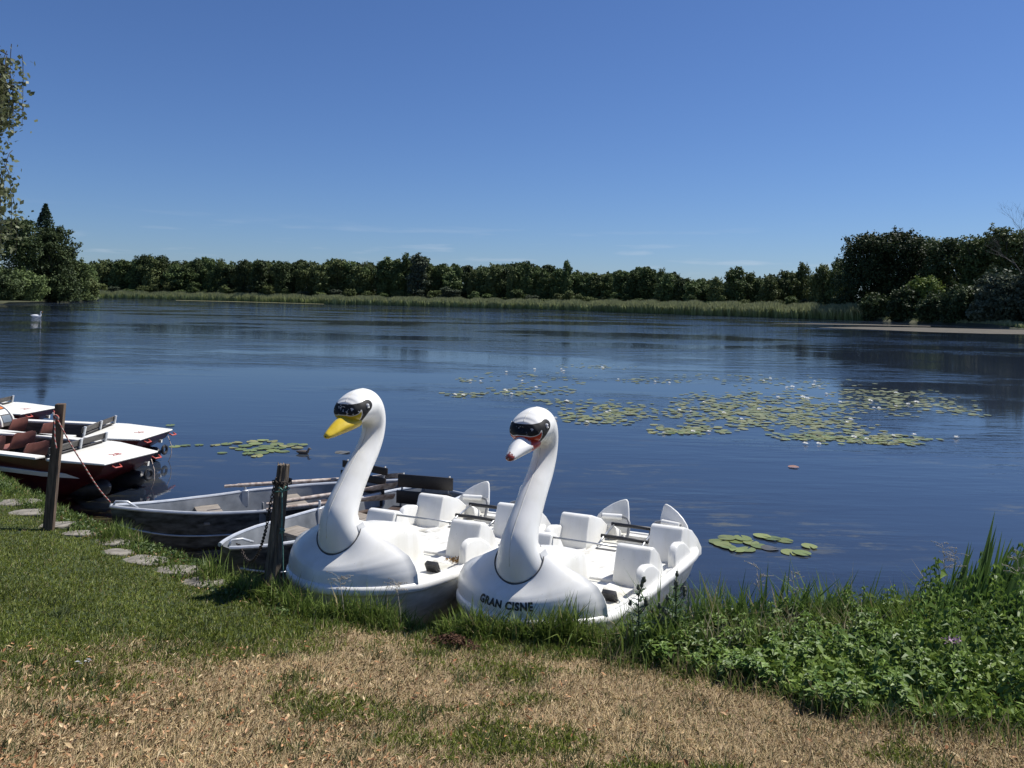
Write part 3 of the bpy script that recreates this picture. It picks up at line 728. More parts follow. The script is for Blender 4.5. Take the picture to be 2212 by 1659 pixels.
# neck centreline: x, z, half thickness in the plane, half width
NECK = [(1.222, 0.772, .172, .193), (1.226, .845, .160, .165), (1.213, .915, .145, .142), (1.172, 1.0, .130, .126), (1.112, 1.09, .118, .116), (1.043, 1.185, .110, .108), (0.962, 1.285, .103, .103),
        (0.882, 1.382, .098, .099), (0.822, 1.485, .095, .096), (0.800, 1.575, .096, .098), (0.818, 1.655, .108, .110), (0.870, 1.722, .128, .127), (0.945, 1.762, .138, .144), (1.020, 1.760, .133, .154),
        (1.090, 1.742, .121, .154), (1.145, 1.732, .103, .140), (1.185, 1.732, .076, .112), (1.207, 1.735, .044, .068), (1.214, 1.738, .012, .020)]
def poly_sdf(P, x, z):
    "signed distance (inside positive) of arrays x,z to polygon P"
    d = np.full(x.shape, 1e9); ins = np.zeros(x.shape, bool); n = len(P)
    for i in range(n):
        ax, az = P[i]; bx, bz = P[(i + 1) % n]
        ex, ez = bx - ax, bz - az
        t = np.clip(((x - ax) * ex + (z - az) * ez) / (ex * ex + ez * ez + 1e-12), 0, 1)
        d = np.minimum(d, np.hypot(x - ax - ex * t, z - az - ez * t))
        c = ((az > z) != (bz > z)) & (x < (bx - ax) * (z - az) / ((bz - az) + 1e-12) + ax)
        ins ^= c
    return np.where(ins, d, -d)
MASK_T = catmull([(1.30, 1.790), (1.21, 1.788), (1.172, 1.793), (1.12, 1.808), (1.085, 1.822), (1.050, 1.820), (1.027, 1.792), (1.038, 1.755), (1.074, 1.724), (1.094, 1.695), (1.095, 1.66), (1.07, 1.60), (1.06, 1.55)], 5)
MASK_B = catmull([(1.118, 1.55), (1.121, 1.614), (1.135, 1.69), (1.146, 1.745)], 5)
MASK_C = catmull([(1.149, 1.745), (1.163, 1.722), (1.183, 1.706), (1.205, 1.698), (1.222, 1.704), (1.30, 1.704)], 5)
MASK = [tuple(p) for p in np.concatenate([MASK_T, MASK_B, MASK_C])]
BEAKZ = [tuple(p) for p in np.concatenate([MASK_B, MASK_C])] + [(1.3, 1.5), (1.118, 1.5)]

def neck_mat(name, beakcol, chips):
    m, t, b, lk = newmat(name)
    src = M['white'].node_tree
    n = noise(t, 3.0, 6); r = ramp(t, n.outputs[0], [(0.3, (0.76, 0.745, 0.70)), (0.6, (0.82, 0.81, 0.77))])
    n3 = noise(t, 9, 5, stretch=(1, 1, 0.2)); r3 = ramp(t, n3.outputs[0], [(0.3, (0.9, 0.89, 0.85)), (0.5, (1, 1, 1))])
    mw = nd(t, 'Mix', data_type='RGBA', blend_type='MULTIPLY'); mw.inputs[0].default_value = 0.6
    lk(r.outputs[0], mw.inputs[6]); lk(r3.outputs[0], mw.inputs[7])
    am = nd(t, 'Attribute'); am.attribute_name = 'mask'
    ab = nd(t, 'Attribute'); ab.attribute_name = 'beak'
    def step(src_, thr, soft=0.0012):
        q = nd(t, 'MapRange'); q.inputs[1].default_value = thr - soft; q.inputs[2].default_value = thr + soft; lk(src_, q.inputs[0]); return q.outputs[0]
    # worn chips in the black
    ch = noise(t, 34, 3, stretch=(0.6, 1, 1.3)); chr_ = ramp(t, ch.outputs[0], [(chips, (0, 0, 0)), (chips + 0.02, (1, 1, 1))])
    gp = nd(t, 'Attribute'); gp.attribute_name = 'front'
    mc = nd(t, 'Math', operation='MULTIPLY'); lk(chr_.outputs[0], mc.inputs[0]); lk(gp.outputs['Fac'], mc.inputs[1])
    blk = nd(t, 'Mix', data_type='RGBA'); lk(mc.outputs[0], blk.inputs[0]); blk.inputs[6].default_value = (0.005, 0.005, 0.005, 1); blk.inputs[7].default_value = (0.5, 0.5, 0.49, 1)
    m1 = nd(t, 'Mix', data_type='RGBA'); lk(step(am.outputs['Fac'], 0.0), m1.inputs[0]); lk(mw.outputs[2], m1.inputs[6]); lk(blk.outputs[2], m1.inputs[7])
    m2_ = nd(t, 'Mix', data_type='RGBA'); lk(step(ab.outputs['Fac'], -0.003), m2_.inputs[0]); lk(m1.outputs[2], m2_.inputs[6]); m2_.inputs[7].default_value = (0.6, 0.59, 0.56, 1)
    m3 = nd(t, 'Mix', data_type='RGBA'); lk(step(ab.outputs['Fac'], 0.0025), m3.inputs[0]); lk(m2_.outputs[2], m3.inputs[6]); m3.inputs[7].default_value = (*beakcol, 1)
    lk(m3.outputs[2], b.inputs['Base Color']); rq = nd(t, 'MapRange'); rq.inputs[3].default_value = 0.27; rq.inputs[4].default_value = 0.62; lk(step(am.outputs['Fac'], 0.0), rq.inputs[0]); lk(rq.outputs[0], b.inputs['Roughness']); b.inputs['Specular IOR Level'].default_value = 0.35
    bump(t, noise(t, 6, 2).outputs[0], b, 0.1, 0.01)
    return m
def worn_beak(name, base, paint, tip):
    "paint worn through to another colour at the base and the tip"
    m, t, b, lk = newmat(name)
    a = nd(t, 'Attribute'); a.attribute_name = 'len'
    n = noise(t, 40, 6, 0.7)
    ad = nd(t, 'Math', operation='MULTIPLY_ADD'); lk(n.outputs[0], ad.inputs[0]); ad.inputs[1].default_value = 0.35; lk(a.outputs['Fac'], ad.inputs[2])
    r = ramp(t, ad.outputs[0], [(0.0, base), (0.335, base), (0.34, paint), (1.0, paint), (1.0, tip)]) if False else None
    mrn = nd(t, 'MapRange'); mrn.inputs[1].default_value = 0.0; mrn.inputs[2].default_value = 1.4; lk(ad.outputs[0], mrn.inputs[0])
    r = ramp(t, mrn.outputs[0], [(0.0, base), (0.335, base), (0.339, paint), (0.775, paint), (0.78, tip)])
    lk(r.outputs[0], b.inputs['Base Color']); b.inputs['Roughness'].default_value = 0.28
    return m
M['neck_yellow'] = neck_mat('painted_neck_yellow', (0.50, 0.36, 0.02), 0.615)
M['neck_red'] = neck_mat('painted_neck_red', (0.42, 0.045, 0.02), 0.66)
M['beak_yellow'] = simple('yellow_beak_paint', (0.52, 0.37, 0.02), (0.66, 0.48, 0.04), 14, 0.25)
M['beak_worn'] = worn_beak('worn_white_beak', (0.42, 0.04, 0.02), (0.72, 0.71, 0.68), (0.20, 0.035, 0.025))
M['debris'] = leafmat('dry_debris', 0.1, 0.8, 0.0, 0.1)

def swan_boat(pos, th, dz, label, neckm, beakm, worn, text=None):
    fx, fy = -math.sin(th), -math.cos(th)
    root = empty('swan_pedal_boat', (pos[0], pos[1], dz), (0.03, -0.042, math.atan2(fy, fx)), label, 'pedal boat', 'swan pedal boats moored at the bank')
    W = M['white']
    n = len(RIMP)
    # hull
    mb = MB()
    mb.loft([rl(-0.012, None, -0.03), rl(-0.03, None, -0.10), rl(-0.075, None, -0.22), rl(-0.13, 0.10), rl(-0.20, -0.03), rl(-0.34, -0.14), rl(-0.52, -0.18)], True)
    hull = mb.build('hull', M['hull_white'], root, smooth=True, auto=True)
    # rounded rubbing rim
    mb = MB(); prof = [(-0.055, 0.016), (-0.03, 0.024), (0.0, 0.02), (0.014, 0.0), (0.014, -0.035), (0.0, -0.05), (-0.03, -0.052)]
    rings = [rl(o, None, z) for o, z in prof]
    V = [v for r in rings for v in r]; Fc = []
    for i in range(len(prof)):
        i2 = (i + 1) % len(prof)
        for k in range(n):
            k2 = (k + 1) % n; Fc.append((i * n + k, i * n + k2, i2 * n + k2, i2 * n + k))
    mb.add(V, Fc); rim = mb.build('rim', W, root, smooth=True)
    # deck margin, well wall and well floor
    mb = MB()
    inn = rl(-0.10)
    for v in inn: v.x = max(-1.42, min(1.02, v.x)); v.y = max(-0.60, min(0.60, v.y))
    mb.loft([rl(-0.04, None, 0.012), [v + Vector((0, 0, 0.006)) for v in inn]], False)
    mb.loft([[v + Vector((0, 0, 0.006)) for v in inn], [Vector((v.x * 0.985, v.y * 0.98, 0.215)) for v in inn]], False)
    mb.add([Vector((v.x * 0.985, v.y * 0.98, 0.215)) for v in inn], [tuple(range(n))])
    mb.build('deck_well', M['floor_white'], root, smooth=True, auto=True)
    # bow cowl
    mb = MB(); us = np.linspace(-1, 1, 49); qs = np.linspace(0, 1, 22)
    mb.loft([[cowl_pt(u, q) for u in us] for q in qs], False, closed=False)
    # folded rear lip and inner face of the cowl
    for sg in (-1, 1):
        e0 = [cowl_pt(sg, q) for q in qs]
        e1 = [p + Vector((-0.022, -0.004 * sg, -0.012)) for p in e0]; e2 = [p + Vector((-0.03, -0.012 * sg, -0.035)) for p in e0]
        e3 = [Vector((p.x - 0.01, p.y * 0.93, max(0.3, p.z - 0.09))) for p in e0]
        mb.loft([e0, e1, e2, e3], False, closed=False)
        mb.loft([e3, [Vector((p.x - 0.005, p.y * 0.9, 0.24)) for p in e3]], False, closed=False)
    cowl = mb.build('bow_cowl', W, root, smooth=True, auto=True)
    # centre hump behind the neck
    mb = MB(); secs = [(1.21, .19, .86), (1.16, .215, .885), (1.10, .22, .865), (1.02, .215, .815), (.90, .205, .775), (.75, .20, .760), (.60, .19, .742), (.46, .175, .712), (.34, .16, .665), (.26, .145, .60), (.21, .13, .52), (.185, .12, .42), (.175, .115, .33)]
    R_ = []
    for x, hw, zt in secs:
        row = []
        for y, z in [(-1.12, 0), (-1.08, .5), (-1.03, .8), (-.98, .93), (-.88, .985), (-.7, 1.0), (0, 1.012), (.7, 1.0), (.88, .985), (.98, .93), (1.03, .8), (1.08, .5), (1.12, 0)]:
            row.append(Vector((x, y * hw, 0.22 + (zt - 0.22) * z)))
        R_.append(row)
    mb.loft(R_, False, closed=False); mb.add(R_[-1], [tuple(range(13))])
    mb.build('centre_hump', W, root, smooth=True, auto=True)
    # neck and head, one skin
    C = catmull(NECK, 7); m_ = len(C); rings = []
    for i in range(m_):
        t = C[min(i + 1, m_ - 1), :2] - C[max(i - 1, 0), :2]; t /= np.linalg.norm(t)
        if i == 0: t = np.array([0.65, 0.76])
        if i < 16:
            f = i / 16; t = t * f + np.array([0.79, 0.61]) * (1 - f); t /= np.linalg.norm(t)
        nrm = np.array([t[1], -t[0]])
        x, z, a, b_ = C[i]; row = []
        for k in range(48):
            an = 2 * PI * k / 48
            row.append(Vector((x + nrm[0] * a * math.cos(an), b_ * math.sin(an), z + nrm[1] * a * math.cos(an))))
        rings.append(row)
    mb = MB(); mb.loft(rings, True)
    neck = mb.build('neck', neckm, root, smooth=True)
    co = np.array([tuple(v.co) for v in neck.data.vertices])
    far_ = co[:, 0] < 0.985
    for nm, P in (('mask', MASK), ('beak', BEAKZ)):
        sdv = poly_sdf(P, co[:, 0], co[:, 2]); sdv = np.where((co[:, 2] < 1.5) | far_, -0.2, sdv)
        neck.data.attributes.new(nm, 'FLOAT', 'POINT').data.foreach_set('value', sdv.astype(np.float32))
    neck.data.attributes.new('front', 'FLOAT', 'POINT').data.foreach_set('value', np.clip((co[:, 0] - 1.12) * 20, 0, 1).astype(np.float32))
    mbs = MB(); mbs.tube([rings[i][0] for i in range(7, 64, 2)], 0.0032, 6); mbs.tube([rings[i][24] for i in range(72, len(rings) - 14, 2)], 0.0028, 6); mbs.build('mould_seam', M['hull_white'], root, smooth=True)
    # eyes
    for sg in (-1, 1):
        ec = Vector((1.083, 0.1535 * sg, 1.775)); mbe = MB(); mbp = MB()
        A = Vector((1, 0.06 * sg, 0.12)).normalized(); B = Vector((0, -0.22 * sg, 1)).normalized(); N = A.cross(B).normalized(); N = N if N.y * sg > 0 else -N
        def disc(mbx, c, r1, r2, off, th_):
            mbx.loft([[c + A * (r1 * math.cos(2 * PI * k / 20)) + B * (r2 * math.sin(2 * PI * k / 20)) + N * off for k in range(20)], [c + A * (r1 * .8 * math.cos(2 * PI * k / 20)) + B * (r2 * .8 * math.sin(2 * PI * k / 20)) + N * (off + th_) for k in range(20)]], True)
        disc(mbe, ec, 0.0140, 0.0205, -0.012, 0.0175); disc(mbp, ec, 0.0058, 0.0085, 0.0045, 0.003)
        eo = mbe.build('eye', M['eye_white'], root, smooth=True, auto=True); mbp.build('pupil', M['black_paint'], eo, smooth=True, auto=True)
    # beak
    BK = [(1.105, 1.650, .064, .112), (1.150, 1.640, .064, .110), (1.20, 1.626, .062, .100), (1.25, 1.610, .056, .085), (1.30, 1.592, .048, .068), (1.345, 1.574, .038, .053), (1.378, 1.561, .029, .041), (1.40, 1.552, .020, .028), (1.407, 1.549, .006, .009)]
    C = catmull(BK, 4); rings = []; ax = Vector((0.95, 0, -0.33)).normalized(); upv = Vector((0.33, 0, 0.95))
    for x, z, a, b_ in C:
        row = []
        for k in range(32):
            an = 2 * PI * k / 32; cz = math.cos(an); sy = math.sin(an)
            hz = a * (cz if cz < 0 else cz * (0.85 + 0.25 * abs(cz) ** 3)); wy = b_ * sy * (1.0 if cz < 0.2 else 1 - 0.18 * (cz - 0.2))
            row.append(Vector((x, wy, z)) + upv * hz)
        rings.append(row)
    mb = MB(); mb.loft(rings, True); bk = mb.build('beak', beakm, root, smooth=True)
    cx = np.array([v.co.x for v in bk.data.vertices])
    bk.data.attributes.new('len', 'FLOAT', 'POINT').data.foreach_set('value', ((cx - 1.12) / 0.287).astype(np.float32))
    # dark nail of the beak
    mb = MB(); mb.loft([[Vector((1.387 + 0.007 * j + 0.001, 0.031 * (1 - 0.28 * j) * math.sin(2 * PI * k / 16), 1.5565 - 0.0018 * j)) + upv * (0.0205 * (1 - 0.24 * j) * math.cos(2 * PI * k / 16)) for k in range(16)] for j in range(4)], True)
    mb.build('beak_tip', M['black_paint'] if not worn else simple('bare_tip', (0.28, 0.27, 0.26), (0.4, 0.39, 0.38), 30, 0.5), root, smooth=True)
    # dark seam round the foot of the neck
    mb = MB(); sp = [ring_pt(2 * PI * k / 60) for k in range(61)]
    sp = [Vector((p.x + 0.004 * math.cos(2 * PI * k / 60), p.y * 1.01, p.z - 0.003)) for k, p in enumerate(sp)]
    mb.tube(sp, 0.0055, 6); mb.build('neck_seam', M['dark_line'], root, smooth=True)
    # seats: pan, backrest (deep rounded wedge), arm fairing
    def seat(x0, y0, y1, rear, zt, outer):
        s_ = 1 if outer > 0 else -1
        g = empty('seat', (0, 0, 0)); g.parent = root
        prof = [(.125, .40), (.115, .45), (.04, .655), (.025, .675), (-.01, .68), (-.05, .672), (-.05 - .28 * rear, .60), (-.05 - .5 * rear, .49), (-.05 - .66 * rear, .38), (-.05 - .66 * rear, .30), (.125, .30)]
        mbb = MB(); k = (zt - .40) / .28
        def pl(y, ins=0.0): return lambda p: (x0 + p[0] - (0.0 if p[0] > 0 else 0), y, 0.40 + (p[1] - 0.40) * (k if p[1] > 0.40 else 1))
        mbb.prism(prof, pl(y0), pl(y1)); mbb.build('backrest', W, g, bevel=0.014, seg=3, auto=True)
        mbs = MB(); pan = [(.335, .215), (.335, .375), (.32, .393), (.29, .399), (.12, .395), (.10, .215)]
        ys = np.linspace(y0 - 0.005, y1 + 0.005, 9); rows = []
        for j, y in enumerate(ys):
            f = math.sin(PI * j / 8)
            rows.append([Vector((x0 + px_ - (0.035 * f if px_ > .28 else 0), y, pz - (0.018 * f if pz > .38 else 0))) for px_, pz in pan])
        mbs.loft(rows, True); mbs.build('seat_pan', M['floor_white'], g, bevel=0.006, seg=2, auto=True)
        mbf = MB(); fp = [(.375, .39), (.37, .50), (.355, .545), (.325, .582), (.28, .60), (.22, .602), (.10, .58), (.02, .545), (-.06, .50), (-.11, .455), (-.135, .39)]
        ya, yb = (outer - 0.06 * s_, outer + 0.012 * s_)
        mbf.prism(fp, lambda p: (x0 + p[0], ya, p[1]), lambda p: (x0 + p[0], yb, p[1])); mbf.build('arm_fairing', W, g, bevel=0.02, seg=4, auto=True)
        return g
    for sg in (-1, 1):
        seat(0.0, *sorted((0.31 * sg, 0.625 * sg)), 0.42, 0.69, 0.652 * sg)
        seat(-0.87, *sorted((0.315 * sg, 0.63 * sg)), 0.85, 0.69, 0.652 * sg)
    # flat centre deck with a dark hatch slot
    mb = MB(); mb.box((-0.40, 0, 0.31), (0.98, 0.60, 0.17)); mb.build('centre_deck', M['floor_white'], root, bevel=0.02, seg=3, auto=True)
    mb = MB(); mb.box((-0.12, -0.235, 0.397), (0.16, 0.03, 0.006)); mb.box((-0.80, -0.12, 0.397), (0.05, 0.20, 0.006)); mb.build('hatch_slot', M['dark_line'], root)
    # foot wells with steps under the front seats
    for sg in (-1, 1):
        mb = MB(); mb.box((0.40, 0.46 * sg, 0.25), (0.14, 0.30, 0.08)); mb.box((0.82, 0.43 * sg, 0.245), (0.18, 0.28, 0.05)); mb.build('foot_step', M['floor_white'], root, bevel=0.012, seg=2, auto=True)
        # pedal on a bent crank
        mb = MB(); mb.box((0.57, 0.47 * sg, 0.405), (0.045, 0.115, 0.125), Matrix.Rotation(0.5, 3, 'Y')); pd = mb.build('pedal', M['black_rubber'], root, bevel=0.006, seg=2, auto=True)
        mb = MB(); mb.tube([(0.57, 0.52 * sg, 0.40), (0.58, 0.555 * sg, 0.40), (0.60, 0.56 * sg, 0.33), (0.64, 0.565 * sg, 0.245)], 0.009, 8); mb.build('crank', M['steel'], pd, smooth=True)
    # steel bar between the front seats
    mb = MB(); mb.tube([(0.0, -0.32, 0.655), (0.0, 0.32, 0.655)], 0.0085, 8)
    mb.tube([(0.0, -0.312, 0.655), (0.03, -0.306, 0.56), (0.05, -0.306, 0.40)], 0.004, 6); mb.build('steel_bar', M['steel'], root, smooth=True)
    # folding ladder over the stern
    lad = empty('ladder', (0, 0, 0)); lad.parent = root
    for sg in (-1, 1):
        mb = MB(); mb.tube([(-0.80, 0.215 * sg, 0.425), (-0.96, 0.215 * sg, 0.478), (-1.27, 0.215 * sg, 0.545)], 0.0105, 8); mb.build('side_rail', M['steel'], lad, smooth=True)
    for x, z in ((-0.97, 0.482), (-1.25, 0.545)):
        mb = MB(); mb.tube([(x, -0.245, z), (x, 0.245, z)], 0.0185, 10); mb.build('rung', M['black_rubber'], lad, smooth=True)
    # stern box
    mb = MB()
    for c, d in [((-1.24, 0, 0.30), (0.02, 0.34, 0.2)), ((-1.44, 0, 0.30), (0.02, 0.34, 0.2)), ((-1.34, 0.17, 0.30), (0.2, 0.02, 0.2)), ((-1.34, -0.17, 0.30), (0.2, 0.02, 0.2)), ((-1.34, 0, 0.23), (0.2, 0.32, 0.02))]: mb.box(c, d)
    mb.build('stern_box', M['floor_white'], root, bevel=0.004, seg=2, auto=True)
    # raised tail feathers with hinge roll and bent tube
    for sg in (-1, 1):
        g = empty('tail_feather', (0, 0, 0)); g.parent = root
        O = [(0.165, 0.40), (0.165, 0.52), (0.18, 0.64), (0.195, 0.715), (0.21, 0.738), (0.23, 0.74), (0.28, 0.725), (0.36, 0.685), (0.43, 0.635), (0.485, 0.575), (0.51, 0.52), (0.515, 0.44), (0.50, 0.40)]
        def pl(dx): return lambda p: (-1.475 - (p[1] - 0.40) * 0.28 + dx + (p[0] - 0.3) * 0.30, p[0] * sg, p[1])
        mb = MB(); mb.prism(O, pl(0.014), pl(-0.014)); mb.build('panel', W, g, bevel=0.008, seg=3, auto=True)
        mb = MB(); mb.tube([(-1.475, 0.22 * sg, 0.575), (-1.42, 0.42 * sg, 0.575)], 0.03, 12); mb.build('hinge_roll', W, g, smooth=True, auto=True)
        mb = MB(); mb.tube([(-1.43, 0.43 * sg, 0.575), (-1.475, 0.20 * sg, 0.575), (-1.47, 0.155 * sg, 0.565), (-1.44, 0.125 * sg, 0.53), (-1.40, 0.118 * sg, 0.46), (-1.37, 0.118 * sg, 0.40)], 0.0155, 10); mb.build('bent_tube', M['grey_tube'], g, smooth=True, auto=True)
        mb = MB(); mb.loft([[Vector((-1.30 - 0.05 * j, y * sg, z)) for y, z in ((0.20, 0.38), (0.22, 0.50 - 0.02 * j), (0.27, 0.53 - 0.02 * j), (0.42, 0.52 - 0.02 * j), (0.48, 0.47 - 0.02 * j), (0.50, 0.38))] for j in range(4)], True); mb.build('tail_block', W, g, bevel=0.012, seg=2, auto=True)
    if text:
        cu = bpy.data.curves.new('lettering', 'FONT'); cu.body = text; cu.size = 0.1; cu.align_x = 'CENTER'; cu.offset = 0.005; cu.space_character = 1.12; cu.resolution_u = 3
        tmp = bpy.data.objects.new('lettering', cu); COL.objects.link(tmp)
        dg = bpy.context.evaluated_depsgraph_get(); me = bpy.data.meshes.new_from_object(tmp.evaluated_get(dg))
        bpy.data.objects.remove(tmp)
        bm = bmesh.new(); bm.from_mesh(me)
        bmesh.ops.triangulate(bm, faces=bm.faces)
        for _ in range(2):
            bmesh.ops.subdivide_edges(bm, edges=[e for e in bm.edges if e.calc_length() > 0.015], cuts=1)
            bmesh.ops.triangulate(bm, faces=bm.faces)
        xs = [v.co.x for v in bm.verts]; wid = max(xs) - min(xs)
        for v in bm.verts:
            u = v.co.x / wid * 0.58 + 0.0; q = 0.215 + v.co.y / 0.1 * 0.31
            p = cowl_pt(u, q); a = cowl_pt(u + 0.01, q) - p; b_ = cowl_pt(u, q + 0.01) - p
            nn = a.cross(b_).normalized(); nn = nn if nn.dot(p - Vector((1.0, 0, 0.3))) > 0 else -nn
            v.co = p + nn * 0.0035
        bm.to_mesh(me); bm.free()
        o = link('lettering', me, None, cowl); me.materials.clear(); me.materials.append(M['black_paint'])
    return root
swan1 = swan_boat((-0.765, 7.325), 0.477, 0.0, 'white swan pedal boat with a bright yellow beak, beside the old post', M['neck_yellow'], M['beak_yellow'], False)
swan2 = swan_boat((0.69, 6.962), 0.507, -0.075, 'white swan pedal boat with a worn white and red beak and lettering on its chest', M['neck_red'], M['beak_worn'], True, 'GRAN CISNE')
bpy.context.view_layer.update()
def debris(root, c, r, n, label):
    rng = np.random.default_rng(int(abs(c[0] * 100)) + n)
    P = np.stack([c[0] + rng.normal(size=n) * r * 0.5, c[1] + rng.normal(size=n) * r * 0.7, c[2] + np.abs(rng.normal(size=n)) * 0.008 + 0.004], 1)
    Mw = np.array(root.matrix_world); P = P @ Mw[:3, :3].T + Mw[:3, 3]
    t = rng.random((n, 1)); col = np.array([0.16, 0.09, 0.035]) * (1 - t) + np.array([0.40, 0.28, 0.14]) * t
    tag(soup('dry_leaves', leaf_quads(P, 0.022, rng, 0.6, 0.7), M['debris'], col), label, 'dry leaves')
debris(swan1, (0.22, 0.49, 0.385), 0.075, 130, 'small heap of dry leaves on the front seat of the yellow beaked boat')
debris(swan1, (-1.34, 0.05, 0.25), 0.10, 220, 'dry leaves lying in the stern box of the yellow beaked boat')
debris(swan2, (-1.34, 0.03, 0.25), 0.09, 130, 'dry leaves lying in the stern box of the lettered swan boat')

# ------------------------------------------------------------------ rowing boats
def text_mesh(name, body, size, M4, mat, parent, offset=0.0):
    cu = bpy.data.curves.new(name, 'FONT'); cu.body = body; cu.size = size; cu.align_x = 'CENTER'; cu.offset = offset; cu.resolution_u = 3; cu.extrude = 0.0008
    tmp = bpy.data.objects.new(name, cu); COL.objects.link(tmp)
    dg = bpy.context.evaluated_depsgraph_get(); me = bpy.data.meshes.new_from_object(tmp.evaluated_get(dg)); bpy.data.objects.remove(tmp)
    me.transform(M4); me.materials.clear()
    return link(name, me, mat, parent)
def rowboat(bow, ang, Lh, halfw, label, zr, seats, bench, number=None, rise=0.10):
    "local x runs from the stem to the stern"
    root = empty('rowing_boat', (bow[0], bow[1], 0), (0, 0, ang), label, 'rowing boat', 'aluminium rowing boats at the bank')
    N = 26
    def half(x): return lerp_tab(x, halfw)
    def sheer(x): return zr + rise * max(0, 1 - x / (0.4 * Lh)) ** 2
    xs = [Lh * (i / (N - 1)) ** 1.15 for i in range(N)]
    def sec(x, t=0.0, side=1):
        w_ = max(half(x) - t, 0.004); b_ = sheer(x)
        d = -0.12 + 0.25 * max(0, 1 - x / (0.22 * Lh)) ** 2 + (0.012 if t else 0)
        xx = x + (0.10 * (1 - min(1, x / 0.3)) * 0)
        return [Vector((xx + (0.06 if x < 0.02 else 0) * k / 7.0, side * w_ * f, b_ + (d - b_) * g)) for k, (f, g) in enumerate([(1, 0), (0.985, .12), (0.965, .3), (0.94, .5), (0.90, .68), (0.82, .84), (0.6, .96), (0.0, 1.0)])]
    mb = MB()
    for sd_ in (1, -1): mb.loft([sec(x, 0, sd_) for x in xs], False, closed=False)
    st = sec(Lh) + sec(Lh, 0, -1)[::-1]; mb.add(st, [tuple(range(len(st)))])
    st = sec(0) + sec(0, 0, -1)[::-1]; mb.add(st, [tuple(range(len(st)))])
    hull = mb.build('hull', M['alu_out'], root, smooth=True, auto=True)
    mb = MB()
    for sd_ in (1, -1): mb.loft([sec(max(x, 0.05), 0.012, sd_) for x in xs], False, closed=False)
    st = [v - Vector((0.012, 0, 0)) for v in sec(Lh, 0.012) + sec(Lh, 0.012, -1)[::-1]]; mb.add(st, [tuple(range(len(st)))])
    mb.build('lining', M['alu_in'], root, smooth=True, auto=True)
    mb = MB()
    for sd_ in (1, -1): mb.tube([Vector((x, sd_ * (half(x) + 0.004), sheer(x) + 0.004)) for x in xs], 0.019, 8)
    mb.tube([Vector((Lh, half(Lh), sheer(Lh) + 0.004)), Vector((Lh, -half(Lh), sheer(Lh) + 0.004))], 0.019, 8)
    mb.build('gunwale', M['alu_rail'], root, smooth=True, auto=True)
    mb = MB()
    for sd_ in (1, -1): mb.tube([sec(x, -0.006, sd_)[3] for x in xs[1:]], 0.010, 6)
    mb.build('rubbing_strake', M['alu_rail'], root, smooth=True)
    mb = MB(); mb.tube([(0.02, -0.03, sheer(0) + 0.0), (0.05, -0.03, sheer(0) + 0.055), (0.16, -0.03, sheer(0) + 0.04), (0.26, -0.05, sheer(.26))], 0.012, 8); mb.build('bow_handle', M['alu_rail'], root, smooth=True)
    for x, wd in seats:
        mb = MB(); mb.box((x, 0, zr - 0.10), (wd, 2 * half(x) - 0.05, 0.035)); th_ = mb.build('thwart', M['wood_grey'], root, bevel=0.005, seg=2, auto=True)
        mb = MB(); mb.box((x, 0, zr - 0.21), (wd * 0.55, 2 * half(x) - 0.2, 0.185)); mb.build('thwart_box', M['alu_in'], th_, bevel=0.004, seg=1, auto=True)
    for x in (seats[0][0] + 0.45,):
        for sd_ in (1, -1):
            mb = MB(); mb.box((x, sd_ * (half(x) - 0.02), zr - 0.075), (0.07, 0.03, 0.19)); mb.tube([(x, sd_ * (half(x) - 0.01), zr), (x, sd_ * (half(x) - 0.01), zr + 0.10)], 0.014, 8); mb.build('oarlock', M['alu_rail'] if sd_ > 0 else M['grey_tube'], root, bevel=0.004, seg=1, auto=True)
    # stern bench with slatted back, given in world measures
    (bl, br, zt, ns, sh) = bench
    g = empty('bench', (0, 0, 0)); g.parent = root
    Mi = Matrix.Rotation(-ang, 4, 'Z') @ Matrix.Translation((-bow[0], -bow[1], 0))
    L_ = Mi @ Vector((bl[0], bl[1], 0)); R_ = Mi @ Vector((br[0], br[1], 0)); u = (R_ - L_); ln = u.length; u.normalize(); fwd = Vector((-u.y, u.x, 0))
    if fwd.x > 0: fwd = -fwd
    mid = (L_ + R_) / 2; rot = Matrix.Rotation(math.atan2(u.y, u.x), 3, 'Z')
    for k in range(ns):
        z = zt - sh * 0.5 - k * (sh + 0.03); lean = (zt - z) * 0.22
        mb = MB(); mb.box(mid + fwd * lean + Vector((0, 0, z)), (ln, 0.024, sh), rot); mb.build('back_slat', M['wood_black'], g, bevel=0.006, seg=2, auto=True)
    for f in (-0.42, 0.42):
        a = mid + u * ln * f - fwd * 0.016
        mb = MB(); mb.tube([a + Vector((0, 0, zt + 0.01)), a + fwd * (zt - zr + 0.10) * 0.22 + Vector((0, 0, zr - 0.10))], 0.012, 6); mb.build('back_post', M['grey_tube'], g, smooth=True)
    mb = MB(); mb.box(mid + fwd * 0.28 + Vector((0, 0, zr - 0.08)), (ln * 1.05, 0.34, 0.03), rot); mb.build('bench_seat', M['wood_brown'], g, bevel=0.006, seg=2, auto=True)
    if number:
        x = 0.20; p = sec(x, 0, -1)[2]; q = sec(x + 0.1, 0, -1)[2]; d = (q - p).normalized()
        up_ = (sec(x, 0, -1)[1] - sec(x, 0, -1)[4]).normalized(); nn = d.cross(up_).normalized()
        M4 = Matrix((( d.x, up_.x, nn.x, p.x + nn.x * .006), (d.y, up_.y, nn.y, p.y + nn.y * .006), (d.z, up_.z, nn.z, p.z - 0.03 + nn.z * .006), (0, 0, 0, 1)))
        text_mesh('number', number, 0.085, M4, M['black_paint'], hull)
    return root
